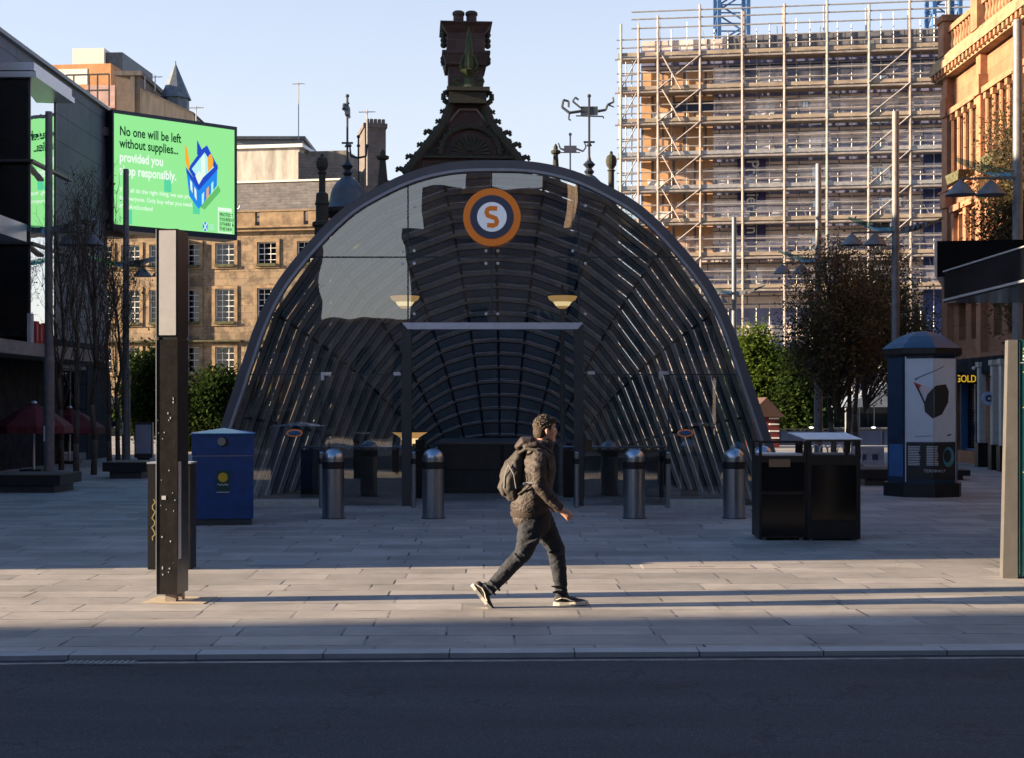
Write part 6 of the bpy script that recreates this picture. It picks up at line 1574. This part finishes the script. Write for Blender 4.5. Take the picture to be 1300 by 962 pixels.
# shoes
def shoe(ankle, toe_dir, dy, lab=None):
    A = Vector(q(*ankle, dy)); d = Vector((math.cos(R(toe_dir)),0,math.sin(R(toe_dir)))); u = Vector((-math.sin(R(toe_dir)),0,math.cos(R(toe_dir))))
    def T(a,b_,y=0): return A+d*a+u*b_+Vector((0,y,0))
    def C(a,b_,r1,r2): p=T(a,b_); return (p.x,p.y,p.z,r1,r2)
    m_=MB(); m_.chain([C(-.055,.02,.035,.034),C(-.01,.016,.046,.038),C(.06,.000,.040,.042),C(.13,-.012,.028,.046),C(.185,-.018,.022,.040)],18)
    m_.chain([(*T(0,.06),.045,.040),(*T(.0,.02),.046,.040)],14)
    s_=fuse('shoe', m_, M['shoe'], man, .006, 2)
    m_=MB(); outl=[(-.095,.0),(-.085,.028),(-.04,.038),(.05,.038),(.12,.049),(.18,.045),(.215,.022),(.222,0)]; ring=outl+[(a,-b_) for a,b_ in reversed(outl[1:-1])]
    n_=len(ring); vs=[T(a,-.040,b_) for a,b_ in ring]+[T(a,-.012+(.004 if a>.15 else 0),b_) for a,b_ in ring]
    m_.add(vs,[tuple(range(n_)),tuple(reversed(range(n_,2*n_)))]+[(i,n_+i,n_+(i+1)%n_,(i+1)%n_) for i in range(n_)]); recalc(m_.build('sole', M['sole'], s_))
    m_=MB(); 
    for sg in (-1,1): m_.path([T(-.07,.012,sg*.040),T(-.02,.030,sg*.046),T(.03,.022,sg*.046),T(.07,.002,sg*.046),T(.10,-.004,sg*.048)],.0055,6)
    m_.build('side_stripe', M['sole'], s_)
    m_=MB()
    for k in range(4): m_.tube(T(.03+.025*k,.044-.010*k,-.028),T(.035+.025*k,.044-.010*k,.028),.004,6)
    m_.build('laces', M['sole'], s_)
gy = 1.81
fz = (0.040)
# front foot flat: sole bottom at ground
def yfor(z): return 772-(z-PH(772,MY))/sc
shoe((716, yfor(.042)), 2, .09)
shoe((610.5, yfor(.150)), -52, -.08)
# backpack
bp_ = thing('backpack', 'dark grey brown backpack worn on the back of the walking man', 'backpack', (ORG[0],ORG[1],0), 0)
mb = MB()
mb.chain([c(660,577,0,.055,.10),c(654,592,0,.105,.135),c(650,606,0,.115,.15),c(649,619,0,.105,.15),c(652,627,0,.075,.13)],24)
mb.chain([c(639,609,0,.035,.10),c(638,618,0,.045,.115),c(640,625,0,.035,.105)],16)
fuse('main_pack', mb, M['pack'], bp_, .008, 3, wr=[(.06,.025,(1,1,1.6,20))])
mb = MB()
mb.path([q(659,574,-.105),q(668,568,-.15),q(682,570,-.20),q(694,580,-.205),q(696,592,-.195)],.014,8); mb.path([q(659,574,.105),q(668,568,.15),q(682,570,.20),q(694,580,.205),q(696,592,.195)],.014,8)
mb.path([q(658,626,-.14),q(668,618,-.185),q(676,611,-.20)],.010,6); mb.build('straps', M['pack'], bp_)
mb = MB(); mb.path([q(646,588,-.125),q(641,602,-.135),q(640,618,-.13)],.006,6); mb.path([q(644,586,-.12),q(652,600,-.160),q(655,618,-.158)],.004,6); mb.build('zips', M['grey'], bp_)
mb = MB(); mb.box(*q(634.2,622,-.07),*[a+b for a,b in zip(q(634.2,622,-.07),(.012,.035,.055))]); mb.build('reflective_tab', M['ink'], bp_)

# ================================================================== BUILDINGS BEHIND THE CAMERA / OUT OF FRAME (they shade the street and are reflected in the glass)
def wdef(h): return (2,2,M['grey'],M['pane'])
def tenement(lab, x_right, W, H, Y, D=14, mat='tenement', rz=180, floors=4):
    hs=[]; nb_=int(W/2.6)
    for i in range(nb_):
        u=.7+i*2.6
        for k in range(floors):
            z0=3.9+k*3.2
            if z0+2.1<H-.6: hs.append((u,z0,u+1.2,z0+2.0))
        hs.append((u-.2,.4,u+1.6,2.9))
    t=facade_building('tenement', lab, 'building', (x_right,Y,0), R(rz), W, D, H, hs, M[mat], wdef, 'tenements across the street')
    mb=MB(); mb.box(-.2,-.4,H,W+.2,D,H+.35); mb.build('cornice', M['stonetrim'], t)
    mb=MB(); 
    for u in (() if D<5 or floors==2 else (W*.25,W*.7)): mb.box(u,D*.4,H+.35,u+1.6,D*.4+.9,H+2.6)
    
    if mb.v: mb.build('chimneys', M['stone'], t)
    return t
tenement('low brown tenement across the street behind the camera', 2.4, 6.6, 8.6, -6.0, D=8, mat='tenement2')
tenement('set back brown tenement behind the low one across the street', 6.0, 10.0, 13.0, -24.0)  # added behind the low roof to keep the reflected sky from glaring
tenement('tall brown tenement across the street right of the camera', 14.0, 11.3, 19.2, -5.6, mat='stone')
tenement('corner tenement across the street left of the gap', -8.4, 26, 11.2, -6.0, D=4)
tenement('far low tenement closing the side street behind the camera', 2., 18, 7.2, -42.0, floors=2)
tenement('long tenement across the street far right', 34.0, 19.5, 20.5, -5.8)
tenement('tall corner tenement down the street to the east', -50.0, 10, 21.5, 6.1, D=26, floors=5)  # unseen, placed to cast the near edge of the sunlit strip
tenement('tall tenement at the right of the street beside the camera', 17.0, 22, 19.0, 24.0, D=16, rz=-90, floors=5)  # unseen, added to cut skylight and darken the shaded ground

src_ = [o for o in bpy.data.objects if o.name.startswith('upright_tree') and o.get('label')]
for i_,(x_,y_,l_) in enumerate(((-8.3,-3.4,'bare upright tree on the far pavement behind the camera, left'),(-9.6,-3.6,'bare upright tree on the far pavement behind the camera, farther left'),(3.4,-3.5,'bare upright tree on the far pavement behind the camera, right'))):
    t_ = dup(src_[i_], (x_,y_,0), R(40*i_), l_)
# ---- separate pieces of a mesh become parts of their own
def split_parts(old, new, limit=90):
    for o in [x for x in bpy.data.objects if x.type == 'MESH' and x.name.split('.')[0] == old]:
        me = o.data; n = len(me.vertices); par = list(range(n))
        def fd(a):
            while par[a] != a: par[a] = par[par[a]]; a = par[a]
            return a
        for p in me.polygons:
            v = p.vertices
            for k in range(1, len(v)): par[fd(v[k])] = fd(v[0])
        comp = {}
        for i in range(n): comp.setdefault(fd(i), []).append(i)
        boxes = []
        for r_, vs in comp.items():
            c_ = [me.vertices[i].co for i in vs]
            boxes.append([set(vs), [min(c[k] for c in c_)-.012 for k in range(3)], [max(c[k] for c in c_)+.012 for k in range(3)]])
        ch_ = True
        while ch_:
            ch_ = False
            for i in range(len(boxes)):
                for j in range(i+1, len(boxes)):
                    A, B = boxes[i], boxes[j]
                    if all(A[1][k] <= B[2][k] and B[1][k] <= A[2][k] for k in range(3)):
                        A[0] |= B[0]; A[1] = [min(a,b) for a,b in zip(A[1],B[1])]; A[2] = [max(a,b) for a,b in zip(A[2],B[2])]
                        boxes.pop(j); ch_ = True; break
                if ch_: break
        if len(boxes) < 2 or len(boxes) > limit: continue
        par_ = o.parent; mats = list(me.materials); loc = o.location.copy(); rot = o.rotation_euler.copy()
        for bx_ in boxes:
            idx = sorted(bx_[0]); mp_ = {v:i for i,v in enumerate(idx)}; m_ = MB(); m_.v = [tuple(me.vertices[i].co) for i in idx]
            for p in me.polygons:
                if p.vertices[0] in mp_: m_.f.append([mp_[v] for v in p.vertices]); m_.m.append(p.material_index)
            m_.build(new, mats, par_, loc, rot)
        bpy.data.objects.remove(o)
for a_, b_ in (('mouldings','moulding'),('right_top_frame','frame_post'),('left_top_frame','frame_post'),('wall_bracket','bracket'),('glazing_bars','glazing_bar'),('panel_joints','panel_joint'),
               ('left_door','door'),('poles','pole'),('mullions','mullion'),('edge_trim','trim'),('edge_strip','trim'),('bay_fins','fin'),('squares','square'),('battens','batten'),('shop_sign','sign_letter'),
               ('dark_band','dark_band'),('shelves','shelf'),('panel_rule','rule'),('bay_core','core'),('bay_roof','bay_roof'),('bracket','bracket'),('stringcourse','stringcourse'),('straps','strap'),('cuffs','cuff'),
               ('chimney_pots','chimney_pot'),('chimneys','chimney'),('laces','lace'),('parapet','parapet_block'),('dentils','dentil'),('zips','zip'),('chimney_carving','carving'),('purlins','purlin')):
    split_parts(a_, b_)
# ================================================================== LIGHT, SKY, CAMERA
ELEV = 13.0
sun_dir = Vector((1.0, .10, 0)).normalized()     # travel direction on the ground
az = math.atan2(sun_dir.y, sun_dir.x)
L_ = bpy.data.lights.new('sun','SUN'); L_.energy = 5.0; L_.angle = R(.5); L_.color = (1.0,.77,.52)
so = bpy.data.objects.new('sun', L_); COL.objects.link(so)
d = Vector((math.cos(az)*math.cos(R(ELEV)), math.sin(az)*math.cos(R(ELEV)), -math.sin(R(ELEV))))
so.rotation_euler = d.to_track_quat('-Z','Y').to_euler(); so.location = (-40,0,40)
w = bpy.data.worlds.new('World'); scn.world = w; w.use_nodes = True
nt = w.node_tree; nt.nodes.clear(); o_ = nt.nodes.new('ShaderNodeOutputWorld'); bg = nt.nodes.new('ShaderNodeBackground'); sk = nt.nodes.new('ShaderNodeTexSky')
sk.sky_type = 'NISHITA'; sk.sun_disc = False; sk.sun_elevation = R(ELEV)
td = -d                                           # towards the sun
sk.sun_rotation = math.atan2(td.x, td.y)
sk.air_density = 1.0; sk.dust_density = 1.2; sk.ozone_density = 4.5
tc_ = nt.nodes.new('ShaderNodeTexCoord'); sx_ = nt.nodes.new('ShaderNodeSeparateXYZ'); nt.links.new(tc_.outputs['Generated'], sx_.inputs[0])
mr_ = nt.nodes.new('ShaderNodeMapRange'); nt.links.new(sx_.outputs[2], mr_.inputs[0]); mr_.inputs[1].default_value = 0.0; mr_.inputs[2].default_value = .62; mr_.inputs[3].default_value = .86; mr_.inputs[4].default_value = 0.0
mw_ = nt.nodes.new('ShaderNodeMix'); mw_.data_type = 'RGBA'; nt.links.new(mr_.outputs[0], mw_.inputs[0]); nt.links.new(sk.outputs[0], mw_.inputs[6]); mw_.inputs[7].default_value = (3.15, 3.0, 2.85, 1)
nt.links.new(mw_.outputs[2], bg.inputs[0]); bg.inputs[1].default_value = .078; nt.links.new(bg.outputs[0], o_.inputs[0])
cam = bpy.data.cameras.new('camera'); cam.lens = 36*F/1300; cam.sensor_width = 36; cam.sensor_fit = 'HORIZONTAL'; cam.clip_end = 3000; cam.clip_start = .1
cam.shift_y = (HOR-481)/1300
co = bpy.data.objects.new('camera', cam); COL.objects.link(co); co.location = (0,0,EYE); co.rotation_euler = (R(90),0,0); scn.camera = co
scn.render.engine = 'CYCLES'
scn.view_settings.view_transform = 'Standard'; scn.view_settings.look = 'None'; scn.view_settings.exposure = 2.1; scn.view_settings.gamma = 1
scn.view_settings.use_curve_mapping = False
scn.cycles.max_bounces = 10; scn.cycles.transparent_max_bounces = 24; scn.cycles.glossy_bounces = 4
